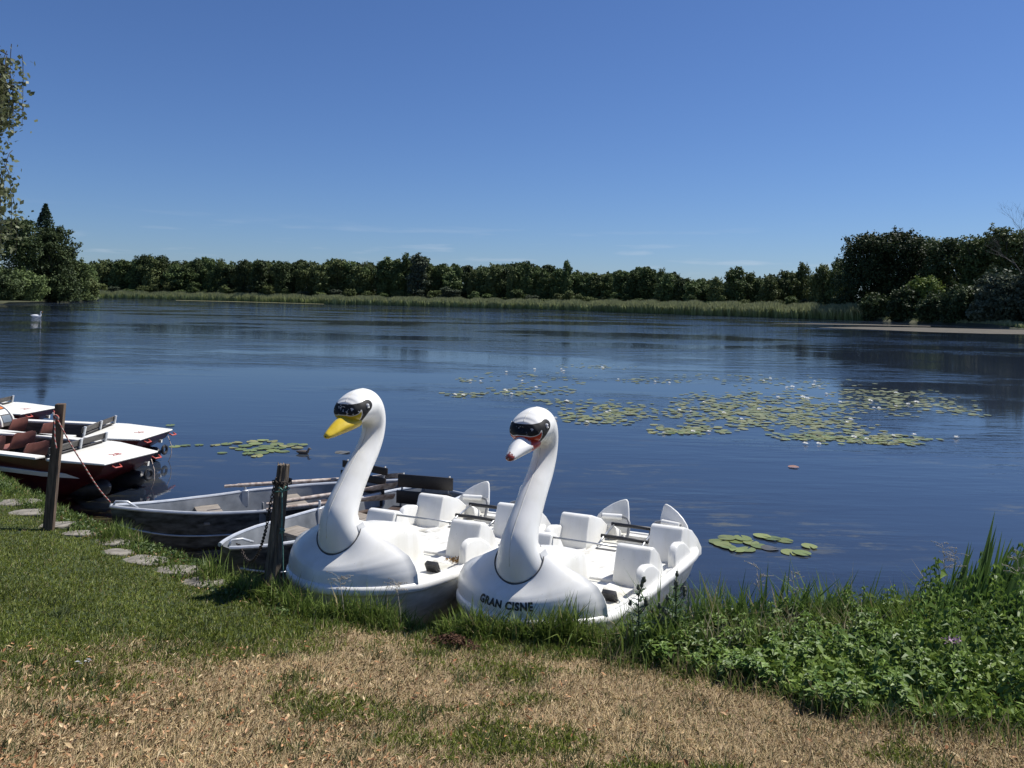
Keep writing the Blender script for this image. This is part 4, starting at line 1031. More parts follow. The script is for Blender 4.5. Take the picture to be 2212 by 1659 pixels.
row1 = rowboat((-4.14, 8.27), math.radians(29.5), 3.3, [(0, 0.015), (.12, .07), (.45, .20), (.87, .36), (1.5, .50), (2.2, .50), (2.9, .38), (3.3, .27)],
               'longer aluminium rowing boat tied by the red rope, oars lying in it', 0.36, [(1.0, 0.26), (1.95, 0.24)], ((-2.0, 9.62), (-1.395, 9.2), 0.72, 4, 0.085), '10')
row2 = rowboat((-2.51, 7.06), math.radians(53), 2.92, [(0, 0.07), (.1, .15), (.3, .26), (.55, .34), (1.2, .41), (2.0, .46), (2.5, .42), (2.92, .33)],
               'shorter aluminium rowing boat chained to the old post, mostly behind the yellow beaked swan', 0.43, [(0.95, 0.24), (1.7, 0.24)], ((-1.245, 9.02), (-0.61, 8.86), 0.70, 2, 0.145), None, 0.02)
def oar(a, b, label, blade=True):
    a, b = Vector(a), Vector(b); d = (b - a).normalized(); L0 = (b - a).length
    root = empty('oar', a, (0, 0, 0), label, 'oar', 'oars lying in the longer rowing boat')
    mb = MB(); e = d * (L0 - (0.42 if blade else 0))
    mb.tube([d * 0, d * 0.02, d * 0.13, d * 0.15, e * 0.5, e], [.015, .017, .017, .022, .0235, .020], 10); mb.build('shaft', M['oar'], root, smooth=True, auto=True)
    if blade:
        s_ = d.cross(Vector((0, 0, 1))).normalized(); nrm = s_.cross(d); s_ = (s_ * 0.75 + nrm * 0.66).normalized(); nrm = s_.cross(d).normalized()
        rows = []
        for t, w_, h_ in [(-.03, .02, .02), (.05, .035, .016), (.15, .055, .012), (.28, .068, .009), (.40, .068, .007), (.42, .06, .005)]:
            c = e + d * t; rows.append([c + s_ * (w_ * math.cos(2 * PI * k / 12)) + nrm * (h_ * math.sin(2 * PI * k / 12)) for k in range(12)])
        mb = MB(); mb.loft(rows, True); mb.build('blade', M['oar'], root, smooth=True, auto=True)
    return root
oar(atY(484.5, 1050.5, 8.95), atY(868, 1027, 10.0), 'long oar across the far gunwale with its handle sticking out over the water')
oar(atY(575, 1089, 8.45), atY(857, 1047, 9.2), 'oar whose pale blade ends highest beside the two slat bench')
oar(atY(575, 1101, 8.35), atY(852, 1072, 8.9), 'oar with a broad worn blade just left of the two slat bench')

# ------------------------------------------------------------------ red pedal boats
def pedal_boat(pos, ang, label, number, decal, seats):
    root = empty('red_pedal_boat', (pos[0], pos[1], 0), (0, 0, ang), label, 'pedal boat', 'red and white pedal boats on the left')
    # plan outline of the hull at deck height (x = 0 is the inner edge of the end deck)
    O = [(0.95, -0.53), (0.90, 0.39), (0.0, 0.62), (-3.0, 0.64), (-3.5, 0.40), (-3.5, -0.40), (-3.0, -0.64), (0.0, -0.64)]
    def loop(z, s_, dx=0.0): return [Vector((max(-3.5, min(0.95, x)) + (dx if x > 0.5 else 0), y * s_, z)) for x, y in O]
    lo = [loop(0.475, 1.0), loop(0.36, 0.965, -0.08), loop(0.22, 0.90, -0.30), loop(0.05, 0.84, -0.62), loop(-0.12, 0.70, -0.9)]
    mb = MB(); mb.loft(lo, False); mb.add(lo[-1], [tuple(range(len(O)))])
    hull = mb.build('hull', M['red_hull'], root, bevel=0.008, seg=1, auto=True)
    # white rubbing stripe along the sides
    for sd_ in (1, -1):
        mb = MB(); pts = [Vector((-3.0, 0.602 * sd_, 0.285)), Vector((-0.02, 0.602 * sd_, 0.285)), Vector((0.70, 0.458 * sd_, 0.285))]
        rows = []
        for p in pts: rows.append([p + Vector((0, sd_ * oy, oz)) for oy, oz in ((-0.02, -0.03), (0.014, -0.03), (0.024, 0.03), (-0.01, 0.03))])
        mb.loft(rows, True); mb.build('side_stripe', M['deck_white'], root, bevel=0.003, seg=1, auto=True)
    # end deck with rounded edge, slightly crowned
    D = [(0.97, -0.55), (0.92, 0.405), (0.0, 0.645), (-0.22, 0.665), (0.10, -0.665), (0.25, -0.66)]
    mb = MB(); mb.loft([[Vector((x, y, 0.470)) for x, y in D], [Vector((x, y, 0.495 + (0.012 if x < 0.5 else 0))) for x, y in D]], True)
    deck = mb.build('end_deck', M['deck_white'], root, bevel=0.012, seg=3, auto=True)
    for sd_ in (1, -1):
        mb = MB(); mb.box((-1.58, 0.585 * sd_, 0.488), (2.96, 0.15, 0.032)); mb.build('side_deck', M['deck_white'], root, bevel=0.01, seg=2, auto=True)
        mb = MB(); mb.box((-1.58, 0.50 * sd_, 0.315), (2.96, 0.02, 0.31)); mb.build('inner_panel', M['panel_grey'], root)
    mb = MB(); mb.box((-1.5, 0, 0.12), (3.1, 1.02, 0.03)); mb.build('floor', M['panel_grey'], root)
    # board rail on the inner edge of the deck
    rail = empty('board_rail', (0, 0, 0)); rail.parent = root
    for k in range(2):
        mb = MB(); mb.box((-0.10 - 0.015 * k, 0, 0.59 - 0.105 * k), (0.022, 1.20, 0.085), Matrix.Rotation(0.24, 3, 'Z') @ Matrix.Rotation(0.15, 3, 'Y')); mb.build('rail_board', M['panel_grey'], rail, bevel=0.004, seg=1, auto=True)
    for y in (-0.55, 0.02, 0.57):
        mb = MB(); mb.tube([(-0.105 - 0.24 * y, y, 0.40), (-0.06 - 0.24 * y, y, 0.645)], 0.02, 8); mb.build('rail_post', M['alu_rail'], rail, smooth=True, auto=True)
    # moulded seats facing away from the deck
    for x, y in seats:
        if True:
            g = empty('seat', (0, 0, 0)); g.parent = root
            rows = []
            for j in range(9):
                yy = -0.19 + 0.38 * j / 8; cv = (abs(j - 4) / 4) ** 2
                rows.append([Vector((x + px_ + 0.02 * cv, y + yy * (1 if pz < .7 else .92), pz - 0.14 - 0.02 * (j in (0, 8)) + 0.015 * cv)) for px_, pz in [(-.40, .475), (-.39, .50), (-.2, .50), (-.03, .515), (.02, .56), (.06, .66), (.085, .73), (.095, .73), (.075, .65), (.035, .54), (-.01, .49), (-.2, .475)]])
            mb = MB(); mb.loft(rows, True); mb.build('seat_shell', M['salmon'], g, smooth=True, auto=True)
            mb = MB(); mb.box((x - 0.15, y, 0.24), (0.2, 0.06, 0.22)); mb.build('seat_support', M['black_rubber'], g)
    # paddle wheel housing
    if decal:
        hs = empty('wheel_housing', (0, 0, 0)); hs.parent = root
        for y0 in (-0.30, 0.30):
            mb = MB(); A = [(-2.35 + 0.40 * math.cos(PI * k / 16), 0.44 + 0.33 * math.sin(PI * k / 16)) for k in range(17)]
            mb.loft([[Vector((x, y0 - 0.13, z)) for x, z in A], [Vector((x, y0 + 0.13, z)) for x, z in A]], True); mb.build('housing_shell', M['panel_grey'], hs, smooth=True, auto=True)
            for s2 in (-0.13, 0.13):
                mb = MB(); mb.tube([Vector((x, y0 + s2, z)) for x, z in A], 0.022, 8); mb.build('housing_rim', M['deck_white'], hs, smooth=True, auto=True)
            for k, (a0, a1, cm) in enumerate([(0.06, 0.17, 'dec_blue'), (0.19, 0.28, 'dec_white'), (0.30, 0.40, 'dec_orange'), (0.43, 0.60, 'dec_blue')]):
                mb = MB(); rws = []
                for q in np.linspace(a0, a1, 6): rws.append([Vector((-2.35 + 0.406 * math.cos(PI * q), y0 + yy, 0.44 + 0.336 * math.sin(PI * q))) for yy in (-0.09, 0.09)])
                mb.loft(rws, False, closed=False); mb.build('decal', M[cm], hs)
    # dark float under the overhanging end, with a rubber ring
    mb = MB(); mb.tube([(-0.2, -0.30, 0.06), (0.5, -0.30, 0.08), (0.72, -0.29, 0.12), (0.78, -0.28, 0.15)], [.15, .14, .10, .03], 12); mb.tube([(-0.2, 0.30, 0.06), (0.5, 0.30, 0.08), (0.72, 0.29, 0.12), (0.78, 0.28, 0.15)], [.15, .14, .10, .03], 12)
    mb.build('float', M['black_rubber'], root, smooth=True, auto=True)
    mb = MB(); mb.tube([Vector((0.83, 0.33 + 0.062 * math.cos(2 * PI * k / 20), 0.17 + 0.062 * math.sin(2 * PI * k / 20))) for k in range(21)], 0.022, 8); mb.build('tyre_fender', M['black_rubber'], root, smooth=True, auto=True)
    for y in (-0.34, 0.34):
        mb = MB(); mb.tube([(0.93, y - 0.06, 0.44), (0.985, y - 0.05, 0.415), (0.985, y + 0.05, 0.415), (0.93, y + 0.06, 0.44)], 0.011, 8); mb.build('hook', M['red_hook'], root, smooth=True)
    mb = MB(); mb.tube([(0.90, 0.30, 0.40), (0.97, 0.29, 0.25), (0.98, 0.28, 0.12), (0.95, 0.27, 0.02), (0.90, 0.27, -0.05)], 0.006, 6); mb.build('trailing_line', M['oar'], root, smooth=True)
    M4 = Matrix.Translation((0.62, 0.02, 0.5075)) @ Matrix.Rotation(math.radians(90), 4, 'Z') @ Matrix.Rotation(math.radians(0), 4, 'X')
    M4 = Matrix.Translation((0.68, -0.06, 0.5035)) @ Matrix.Rotation(math.atan(0.012 / 0.97), 4, 'Y') @ Matrix.Rotation(math.radians(84), 4, 'Z')
    text_mesh('number', number, 0.155, M4, M['red_hook'], deck, 0.0)
    return root
for k_, c_ in (('dec_blue', (0.16, 0.19, 0.22)), ('dec_white', (0.7, 0.7, 0.7)), ('dec_orange', (0.6, 0.16, 0.02))):
    M[k_] = simple(k_, tuple(v * 0.85 for v in c_), c_, 10, 0.4)
pedal_boat((-5.88, 10.98), math.radians(-20), 'red pedal boat with 28 on its white deck, nearest to the square post', '28', False, [(-0.70, -0.22), (-1.55, -0.22), (-1.55, 0.26)])
pedal_boat((-6.41, 12.57), math.radians(-8), 'red pedal boat behind the one marked 28, with a decorated wheel housing', '16', True, [(-1.0, -0.05), (-1.75, 0.2)])
pedal_boat((-9.53, 14.79), math.radians(-10), 'farthest red pedal boat, half cut by the left picture edge', '22', False, [(-0.7, -0.2)])

# ------------------------------------------------------------------ posts, rope, chain
def post_square():
    root = empty('mooring_post', (-4.38, 7.54, 0), (0, 0, 0.25), 'leaning square brown post with the red and white rope', 'post')
    top = atY(131, 872, 7.56); bz = 0.1; q = Vector((top.x + 4.38, 0.02, top.z))
    b0 = Vector((0, 0, bz)); b1 = Matrix.Rotation(-0.25, 3, 'Z') @ q
    mb = MB(); w0, w1 = 0.044, 0.040
    rows = []
    for f in np.linspace(0, 1, 8):
        c = b0.lerp(b1, f); w_ = w0 + (w1 - w0) * f; jit = 0.002 * math.sin(f * 9)
        rows.append([c + Vector((sx_ * w_ + jit, sy_ * w_ - jit, 0)) for sx_, sy_ in ((-1, -1), (1, -1), (1, 1), (-1, 1))])
    mb.loft(rows, True); mb.build('timber', M['post_square'], root, bevel=0.006, seg=2, auto=True)
    return root
post_square()
def post_old():
    root = empty('mooring_post', (-1.86, 6.20, 0.0), (0, 0, 0), 'weathered split old post wound with chain and green cord', 'post')
    top = atY(612, 1001, 6.2); rng = random.Random(3); rows = []
    for i in range(22):
        f = i / 21; c = Vector((0, 0, 0.15)).lerp(Vector((top.x + 1.86, 0, top.z)), f); r = 0.064 + (0.046 - 0.064) * f
        row = []
        for k in range(28):
            a = 2 * PI * k / 28; rr = r * (1 + 0.10 * math.sin(3 * a + 0.5) + 0.07 * math.sin(7 * a + f * 1.2) + 0.05 * math.sin(13 * a + 2 + f) + rng.uniform(-.02, .02))
            rr *= 1 - 0.28 * math.exp(-((a - 4.4) / 0.09) ** 2) - 0.22 * math.exp(-((a - 5.3 + 0.2 * f) / 0.07) ** 2)
            row.append(c + Vector((math.cos(a) * rr, math.sin(a) * rr, (rng.uniform(-.015, .012) if i == 21 else 0))))
        rows.append(row)
    mb = MB(); mb.loft(rows, True); mb.build('timber', M['post_old'], root, smooth=True, auto=True)
    return top
ptop = post_old()
def chain_mb(path, size=0.017, wire=0.0042):
    P = catmull(path, 14); d = np.concatenate([[0], np.cumsum(np.linalg.norm(np.diff(P, axis=0), axis=1))]); n_ = int(d[-1] / (size * 1.55)); mb = MB(); prev = None
    for i in range(n_):
        s0 = d[-1] * i / n_; c = Vector([np.interp(s0, d, P[:, k]) for k in range(3)]); c2 = Vector([np.interp(s0 + 0.01, d, P[:, k]) for k in range(3)])
        t = (c2 - c).normalized() if (c2 - c).length > 1e-6 else prev; prev = t
        a = t.cross(Vector((0.3, 0.8, 0.5))).normalized(); b = t.cross(a); s_ = a if i % 2 else b
        rings = []
        for k in range(10):
            an = 2 * PI * k / 10; cc = c + t * (size * math.cos(an)) + s_ * (size * 0.62 * math.sin(an)); rad = (cc - c).normalized(); n2 = t.cross(s_)
            rings.append([cc + rad * (wire * math.cos(2 * PI * j / 5)) + n2 * (wire * math.sin(2 * PI * j / 5)) for j in range(5)])
        rings.append(rings[0]); mb.loft(rings, False)
    return mb
def wpt(px, py, Y): return tuple(atY(px, py, Y))
ch = [wpt(596, 1036, 6.13), wpt(590, 1062, 6.12), wpt(580, 1110, 6.13), wpt(574, 1145, 6.2), wpt(562, 1185, 6.4), wpt(549, 1208, 6.6), wpt(538, 1212, 6.8), wpt(527, 1200, 6.95), wpt(519, 1180, 7.05), wpt(509, 1174.5, 7.1)]
wrap = [(ptop.x - 0.006 + 0.066 * math.cos(a), 6.2 + 0.066 * math.sin(a), ptop.z - 0.145 + 0.012 * math.sin(a * 1.7)) for a in np.linspace(-2.6, 9.0, 26)]
cho = empty('mooring_chain', (0, 0, 0), (0, 0, 0), 'rusty chain wound round the old post and hanging to the shorter rowing boat', 'chain')
chain_mb(wrap).build('wrapped_chain', M['chain'], cho, smooth=True); chain_mb(ch).build('hanging_chain', M['chain'], cho, smooth=True)
gc = empty('hanging_cord', (0, 0, 0), (0, 0, 0), 'thin green cord knotted on the old post and hanging down it', 'cord')
mb = MB(); mb.tube([(ptop.x - 0.014 + 0.0665 * math.cos(a), 6.2 + 0.0665 * math.sin(a), ptop.z - 0.205 + 0.008 * math.cos(a)) for a in np.linspace(-PI, PI, 20)], 0.005, 6)
mb.tube([wpt(601, 1053, 6.125), wpt(606, 1055, 6.12), wpt(611, 1060, 6.12)], 0.006, 6); mb.tube([wpt(618, 1050, 6.13), wpt(612, 1060, 6.12)], 0.006, 6); mb.build('knot', M['green_cord'], gc, smooth=True)
mb = MB(); mb.tube([wpt(609, 1058, 6.12), wpt(609.5, 1090, 6.12), wpt(609, 1130, 6.11), wpt(608.5, 1146, 6.11), wpt(611, 1180, 6.10), wpt(612, 1240, 6.10), wpt(613, 1262, 6.10)], 0.0042, 6)
for kx in (605, 608, 612): mb.tube([wpt(kx, 1141, 6.105), wpt(kx + 3, 1146, 6.10), wpt(kx - 1, 1152, 6.10)], 0.005, 6)
mb.build('hanging_end', M['green_cord'], gc, smooth=True)
def rope_mat():
    m, t, b, lk = newmat('red_white_rope')
    a = nd(t, 'Attribute'); a.attribute_name = 'col'; lk(a.outputs['Color'], b.inputs['Base Color']); b.inputs['Roughness'].default_value = 0.85; return m
M['rope'] = rope_mat()
def rope(name, path, r, parent, pitch=0.055):
    P = catmull(path, 60); d = np.concatenate([[0], np.cumsum(np.linalg.norm(np.diff(P, axis=0), axis=1))]); k = max(12, int(d[-1] / 0.008))
    pts = [Vector([np.interp(s_, d, P[:, j]) for j in range(3)]) for s_ in np.linspace(0, d[-1], k)]
    mb = MB(); mb.tube(pts, r, 8); o = mb.build(name, M['rope'], parent, smooth=True)
    c = np.ones((len(o.data.vertices), 4), dtype=np.float32)
    for i in range(len(c)):
        ph = (i // 8) * (d[-1] / (k - 1)) / pitch + (i % 8) / 8.0
        c[i, :3] = (0.36, 0.07, 0.06) if (ph % 1.0) < 0.55 else (0.52, 0.46, 0.40)
    o.data.attributes.new('col', 'FLOAT_COLOR', 'POINT').data.foreach_set('color', c.reshape(-1))
ro = empty('mooring_rope', (0, 0, 0), (0, 0, 0), 'red and white rope from the square post down to the longer rowing boat', 'rope')
pt_ = Vector((-4.43, 7.47, 0))
rope('hanging_rope', [wpt(125, 908, 7.47), wpt(150, 955, 7.55), wpt(180, 1004, 7.68), wpt(212, 1054, 7.85), wpt(238, 1085, 8.0)], 0.0062, ro)
rope('knot', [wpt(116, 899, 7.49), wpt(121, 897, 7.46), wpt(126, 902, 7.455), wpt(122, 908, 7.455), wpt(117, 905, 7.46), wpt(120, 898, 7.46), wpt(125, 907, 7.455)], 0.0085, ro)
rope('loose_end', [wpt(117, 888, 7.5), wpt(116, 900, 7.48), wpt(118, 920, 7.46), wpt(118, 945, 7.46), wpt(122, 969, 7.46)], 0.0062, ro)

# ------------------------------------------------------------------ turf
def blades(P, h, w_, az, lean, col, bend=0.5, tipcol=None):
    "bent five point grass blades"
    n = len(P)
    d = np.stack([np.cos(az), np.sin(az), np.zeros(n)], 1); sdir = np.stack([-np.sin(az + 0.6), np.cos(az + 0.6), np.zeros(n)], 1)
    h = h[:, None]; w_ = w_[:, None]; up = np.array([[0, 0, 1.0]])
    ca, sa = np.cos(lean)[:, None], np.sin(lean)[:, None]
    ca2, sa2 = np.cos(lean * (1 + bend) + bend * 0.3)[:, None], np.sin(lean * (1 + bend) + bend * 0.3)[:, None]
    P1 = P + (d * sa + up * ca) * h * 0.5; P2 = P1 + (d * sa2 + up * ca2) * h * 0.5
    V = np.stack([P - sdir * w_ * .4, P + sdir * w_ * .4, P1 + sdir * w_ * .5, P2, P1 - sdir * w_ * .5], 1)
    c = np.repeat(col[:, None, :], 5, 1)
    if tipcol is not None: c[:, 3] = tipcol
    return V, c
def sample_view(n, rng, y0=2.7, y1=11.0, pw=-0.6):
    u = rng.random(n); e = pw + 1
    Y = (y0 ** e + u * (y1 ** e - y0 ** e)) ** (1 / e); X = rng.uniform(-1, 1, n) * (0.665 * Y + 0.35)
    return X, Y
STONES = [(30, 1086, 84, 22), (62, 1108, 80, 20), (122, 1135, 66, 11), (168, 1153, 60, 12), (240, 1171, 84, 16), (252, 1194, 64, 10), (309, 1211, 86, 17), (374, 1232, 84, 15), (436, 1259, 86, 18)]
SPOS = []
for sx_, sy_, sw, sh in STONES:
    z = 0.40
    for _ in range(5): p = at(sx_, sy_, z); z = float(ground_z(p.x, p.y)) + 0.010
    SPOS.append((p.x, p.y, z, 1.16 * sw / FPX * p.y / 2))
def off_stones(X, Y, pad=0.9):
    k = np.ones(len(X), bool)
    for a, b, z, r in SPOS: k &= ((X - a) / (r * pad)) ** 2 + ((Y - b) / (r * 0.62 * pad)) ** 2 > 1
    return k
rng = np.random.default_rng(21)
X, Y = sample_view(430000, rng)
d = edge_d(X, Y); g = greenness(X, Y)
k = (d > -0.06) & (off_stones(X, Y, 0.93) | (rng.random(len(X)) < 0.03)); X, Y, d, g = X[k], Y[k], d[k], g[k]
isg = rng.random(len(X)) < g
Z = ground_z(X, Y) - 0.004
# green lawn
m_ = isg; n = m_.sum(); P = np.stack([X[m_], Y[m_], Z[m_]], 1)
t = rng.random((n, 1)); pat = np.clip(0.5 + 0.5 * fbm(P[:, 0] * 1.7 + 5, P[:, 1] * 2.2), 0, 1)[:, None]
col = (np.array([0.085, 0.12, 0.016]) * (1 - t) + np.array([0.22, 0.25, 0.048]) * t) * (0.75 + 0.5 * pat)
yl = rng.random(n) < 0.07; col[yl] = np.array([0.26, 0.22, 0.10])
short = np.clip((P[:, 1] - green_line(P[:, 0])) / 1.0, 0, 1)
h = rng.uniform(0.022, 0.05, n) * (1.25 - 0.35 * short)
V, c = blades(P, h, rng.uniform(0.003, 0.0065, n), rng.uniform(0, 6.28, n), np.abs(rng.normal(0.5, 0.35, n)), col, 0.6, col * 1.15)
tag(soup('lawn_grass', V, M['grass'], c), 'short green lawn on the left running down to the stepping stones', 'grass', kind='stuff')
# dry turf
m_ = ~isg; n = m_.sum(); P = np.stack([X[m_], Y[m_], Z[m_]], 1)
t = rng.random((n, 1)); q = rng.random(n); pat = np.clip(0.5 + 0.6 * fbm(P[:, 0] * 1.3 + 2, P[:, 1] * 1.9 + 4), 0, 1)[:, None]
col = np.array([0.32, 0.235, 0.115]) * (1 - t) + np.array([0.69, 0.54, 0.32]) * t
dark = q < 0.20; col[dark] = np.array([0.14, 0.095, 0.045]) * (0.7 + 0.8 * t[dark]); gr = (q > 0.28) & (q < 0.44); col[gr] = np.array([0.115, 0.12, 0.05]) * (0.7 + 0.7 * t[gr])
col *= 0.80 + 0.42 * pat
az = rng.normal(1.2, 1.1, n)
V, c = blades(P, rng.uniform(0.022, 0.07, n), rng.uniform(0.0016, 0.0036, n), az, np.abs(rng.normal(0.95, 0.35, n)), col, 0.35)
tag(soup('dry_grass', V, M['dry'], c), 'parched straw coloured turf across the foreground', 'grass', kind='stuff')
# greener tufts standing in the dry turf
tuft = []
for _ in range(420):
    x, y = sample_view(1, rng, 2.8, 5.6, -0.4); x, y = x[0], y[0]
    if edge_d(x, y) < 0.05 or rng.random() > 0.25 + 0.75 * greenness(x, y): continue
    n_ = int(rng.integers(14, 46)); r = rng.uniform(0.025, 0.075); tuft.append(np.stack([x + rng.normal(size=n_) * r, y + rng.normal(size=n_) * r], 1))
T = np.concatenate(tuft); n = len(T); P = np.stack([T[:, 0], T[:, 1], ground_z(T[:, 0], T[:, 1]) - 0.004], 1); t = rng.random((n, 1))
col = np.array([0.045, 0.072, 0.022]) * (1 - t) + np.array([0.13, 0.15, 0.06]) * t
V, c = blades(P, rng.uniform(0.04, 0.095, n), rng.uniform(0.003, 0.0055, n), rng.uniform(0, 6.28, n), np.abs(rng.normal(0.5, 0.3, n)), col, 0.5)
tag(soup('turf_tufts', V, M['grass'], c), 'darker green tufts standing in the parched turf', 'grass', kind='stuff')
# taller grass along the lip of the bank
def strip(n, x0, x1, d0, d1, h0, h1, clump, seed, wd=(0.004, 0.009), c1=(0.075, 0.125, 0.022), c2=(0.21, 0.27, 0.06), lean=0.3):
    rg = np.random.default_rng(seed)
    cx = rg.uniform(x0, x1, clump); idx = rg.integers(0, clump, n)
    x = cx[idx] + rg.normal(size=n) * 0.05; ye = np.interp(x, EX, EY)
    sl = (np.interp(x + 0.3, EX, EY) - np.interp(x - 0.3, EX, EY)) / 0.6; nl_ = np.sqrt(1 + sl * sl)
    dd = rg.uniform(d0, d1, clump)[idx] + rg.normal(size=n) * 0.04
    y = ye - dd * nl_
    hs = rg.uniform(0.55, 1.0, clump)[idx]; h = rg.uniform(h0, h1, n) * hs
    P = np.stack([x, y, ground_z(x, y) - 0.01], 1); t = rg.random((n, 1))
    col = np.array(c1) * (1 - t) + np.array(c2) * t; old = rg.random(n) < 0.06; col[old] = np.array([0.32, 0.27, 0.13])
    return blades(P, h, rg.uniform(*wd, n), rg.uniform(0, 6.28, n), np.abs(rg.normal(lean, 0.22, n)), col, 0.9)
parts = [strip(4200, -7.5, -4.6, -0.05, 0.30, 0.05, 0.17, 90, 1), strip(4000, -4.6, -2.6, -0.08, 0.30, 0.04, 0.13, 80, 2), strip(900, -3.75, -3.35, 0.0, 0.14, 0.10, 0.26, 9, 3),
         strip(3600, -2.45, -0.75, -0.06, 0.16, 0.08, 0.24, 60, 4), strip(900, -2.5, -0.9, -0.06, 0.12, 0.18, 0.34, 26, 5, (0.006, 0.011)), strip(2600, -2.3, 0.9, 0.05, 0.35, 0.04, 0.11, 80, 6),
         strip(3000, -0.8, 1.0, -0.08, 0.14, 0.07, 0.2, 50, 7), strip(800, -0.55, 0.85, -0.06, 0.10, 0.2, 0.36, 24, 8, (0.006, 0.012)), strip(420, 0.12, 0.62, -0.05, 0.10, 0.24, 0.42, 8, 18, (0.007, 0.013)),
         strip(6500, 0.8, 4.4, -0.22, 0.45, 0.16, 0.46, 130, 9, (0.006, 0.014), (0.075, 0.13, 0.022), (0.22, 0.29, 0.065)), strip(1700, 0.95, 3.6, -0.3, 0.1, 0.35, 0.62, 70, 29, (0.009, 0.018), (0.07, 0.125, 0.025), (0.18, 0.26, 0.06), 0.22), strip(420, 1.0, 4.0, -0.2, 0.5, 0.3, 0.55, 60, 30, (0.004, 0.007), (0.30, 0.25, 0.14), (0.5, 0.43, 0.27), 0.3)]
rg = np.random.default_rng(61); n = 2600; x = rg.uniform(0.6, 3.6, n); y = np.interp(x, [0.62, 0.95, 1.27, 1.55, 1.62, 2.1, 2.5, 3.2, 4.5], [5.12, 4.98, 4.74, 4.5, 4.2, 3.95, 3.82, 3.7, 3.6]) + rg.normal(-0.02, 0.10, n) + 0.08 * fbm(x * 4, x * 3)
P = np.stack([x, y, ground_z(x, y) - 0.005], 1); t = rg.random((n, 1)); old = rg.random(n) < 0.35; cf = np.array([0.07, 0.115, 0.022]) * (1 - t) + np.array([0.20, 0.26, 0.06]) * t; cf[old] = np.array([0.36, 0.28, 0.15])
parts.append(blades(P, rg.uniform(0.05, 0.19, n), rg.uniform(0.003, 0.007, n), rg.uniform(0, 6.28, n), np.abs(rg.normal(0.4, 0.25, n)), cf, 0.8))
V = np.concatenate([p[0] for p in parts]); c = np.concatenate([p[1] for p in parts])
tag(soup('bank_grass', V, M['grass'], c), 'taller green grass along the lip of the bank before the boats', 'grass', kind='stuff')
# low broad leaved weeds on the left bank lip
rg = np.random.default_rng(33); n = 5200
cx = rg.uniform(-7.2, -1.6, 110); ix = rg.integers(0, 110, n); x = cx[ix] + rg.normal(size=n) * 0.07
ye = np.interp(x, EX, EY); y = ye - (rg.uniform(-0.02, 0.38, 110)[ix] + rg.normal(size=n) * 0.05)
k = off_stones(x, y, 0.85); x, y, ix = x[k], y[k], ix[k]; n = len(x)
P = np.stack([x, y, ground_z(x, y) + rg.uniform(0.01, 0.09, n) * rg.uniform(0.5, 1, 110)[ix]], 1); t = rg.random((n, 1))
tag(soup('low_weeds', leaf_quads(P, 0.026, rg, 0.8, 0.7), M['leaf'], np.array([0.05, 0.085, 0.022]) * (1 - t) + np.array([0.12, 0.17, 0.045]) * t), 'low leafy weeds and clover between the stepping stones and the water', 'weeds', kind='stuff')

# stepping stones
for i, ((sx_, sy_, sw, sh), (x, y, z, r)) in enumerate(zip(STONES, SPOS)):
    rg = random.Random(40 + i); pts = []
    for k in range(18):
        a = 2 * PI * k / 18; rr = 1 + rg.uniform(-.07, .07); ex_ = 0.55
        pts.append((math.copysign(abs(math.cos(a)) ** ex_, math.cos(a)) * r * rr * 0.98, math.copysign(abs(math.sin(a)) ** ex_, math.sin(a)) * r * 0.60 * rr + 0.12 * r * math.cos(a)))
    mb = MB(); mb.loft([[Vector((a * f, b * f, zz)) for a, b in pts] for f, zz in ((0.96, -0.06), (1.0, -0.02), (0.985, 0.004), (0.93, 0.012), (0.45, 0.014))], True)
    o = mb.build('stepping_stone', M['stone'], None, smooth=True, auto=True); o.location = (x, y, z); o.rotation_euler = (0.0, -0.05, rg.uniform(-0.5, 0.1))
    tag(o, ['flagstone cut by the left picture edge, above the lawn', 'wide flagstone just left of the square post', 'narrow half buried flagstone right of the square post', 'narrow flagstone among weeds, second right of the square post',
            'broad flagstone below the bow of the longer rowing boat', 'thin sliver of flagstone sunk in grass below the broad one', 'large pale flagstone in the middle of the lower row', 'large flagstone second from the old post', 'last flagstone of the row, nearest to the old post'][i],
        'stepping stone', 'stepping stones along the bank')

# fallen leaves and seed wings
rg = np.random.default_rng(51)
def litter(n, x, y, s0, s1, pal):
    P = np.stack([x, y, ground_z(x, y) + rg.uniform(0.010, 0.032, n)], 1); t = rg.integers(0, len(pal), n)
    a = rg.uniform(0, 6.28, n); s_ = rg.uniform(s0, s1, n)[:, None]; tl = rg.normal(size=(n, 2)) * 0.35
    d = np.stack([np.cos(a), np.sin(a), tl[:, 0]], 1) * s_; b = np.stack([-np.sin(a), np.cos(a), tl[:, 1]], 1) * s_ * rg.uniform(0.28, 0.5, n)[:, None]; upv = np.array([0, 0, 1.0]) * s_ * rg.uniform(0.1, 0.5, n)[:, None]
    A = np.stack([P - d, P - d * 0.15 + b + upv, P + d + upv * 0.6, P + d * 0.1], 1); B = np.stack([P - d, P + d * 0.1, P + d + upv * 0.6, P - d * 0.1 - b + upv * 0.8], 1)
    col = np.array(pal)[t] * rg.uniform(0.75, 1.2, (n, 1))
    return np.concatenate([A, B]), np.concatenate([col, col])
n = 2600; X, Y = sample_view(n * 4, rg, 2.8, 5.4, -1.6)
wl = np.clip(0.85 - 0.30 * (X + 1.4), 0.10, 1) * np.clip(1.6 - (Y - 2.8) * 0.5, 0.12, 1) * np.clip(0.6 + 0.8 * fbm(X * 2.4, Y * 2.7), 0.08, 1)
k = (rg.random(len(X)) < wl) & (greenness(X, Y) < 0.8) & (edge_d(X, Y) > 0.15); X, Y = X[k][:n], Y[k][:n]; n = len(X)
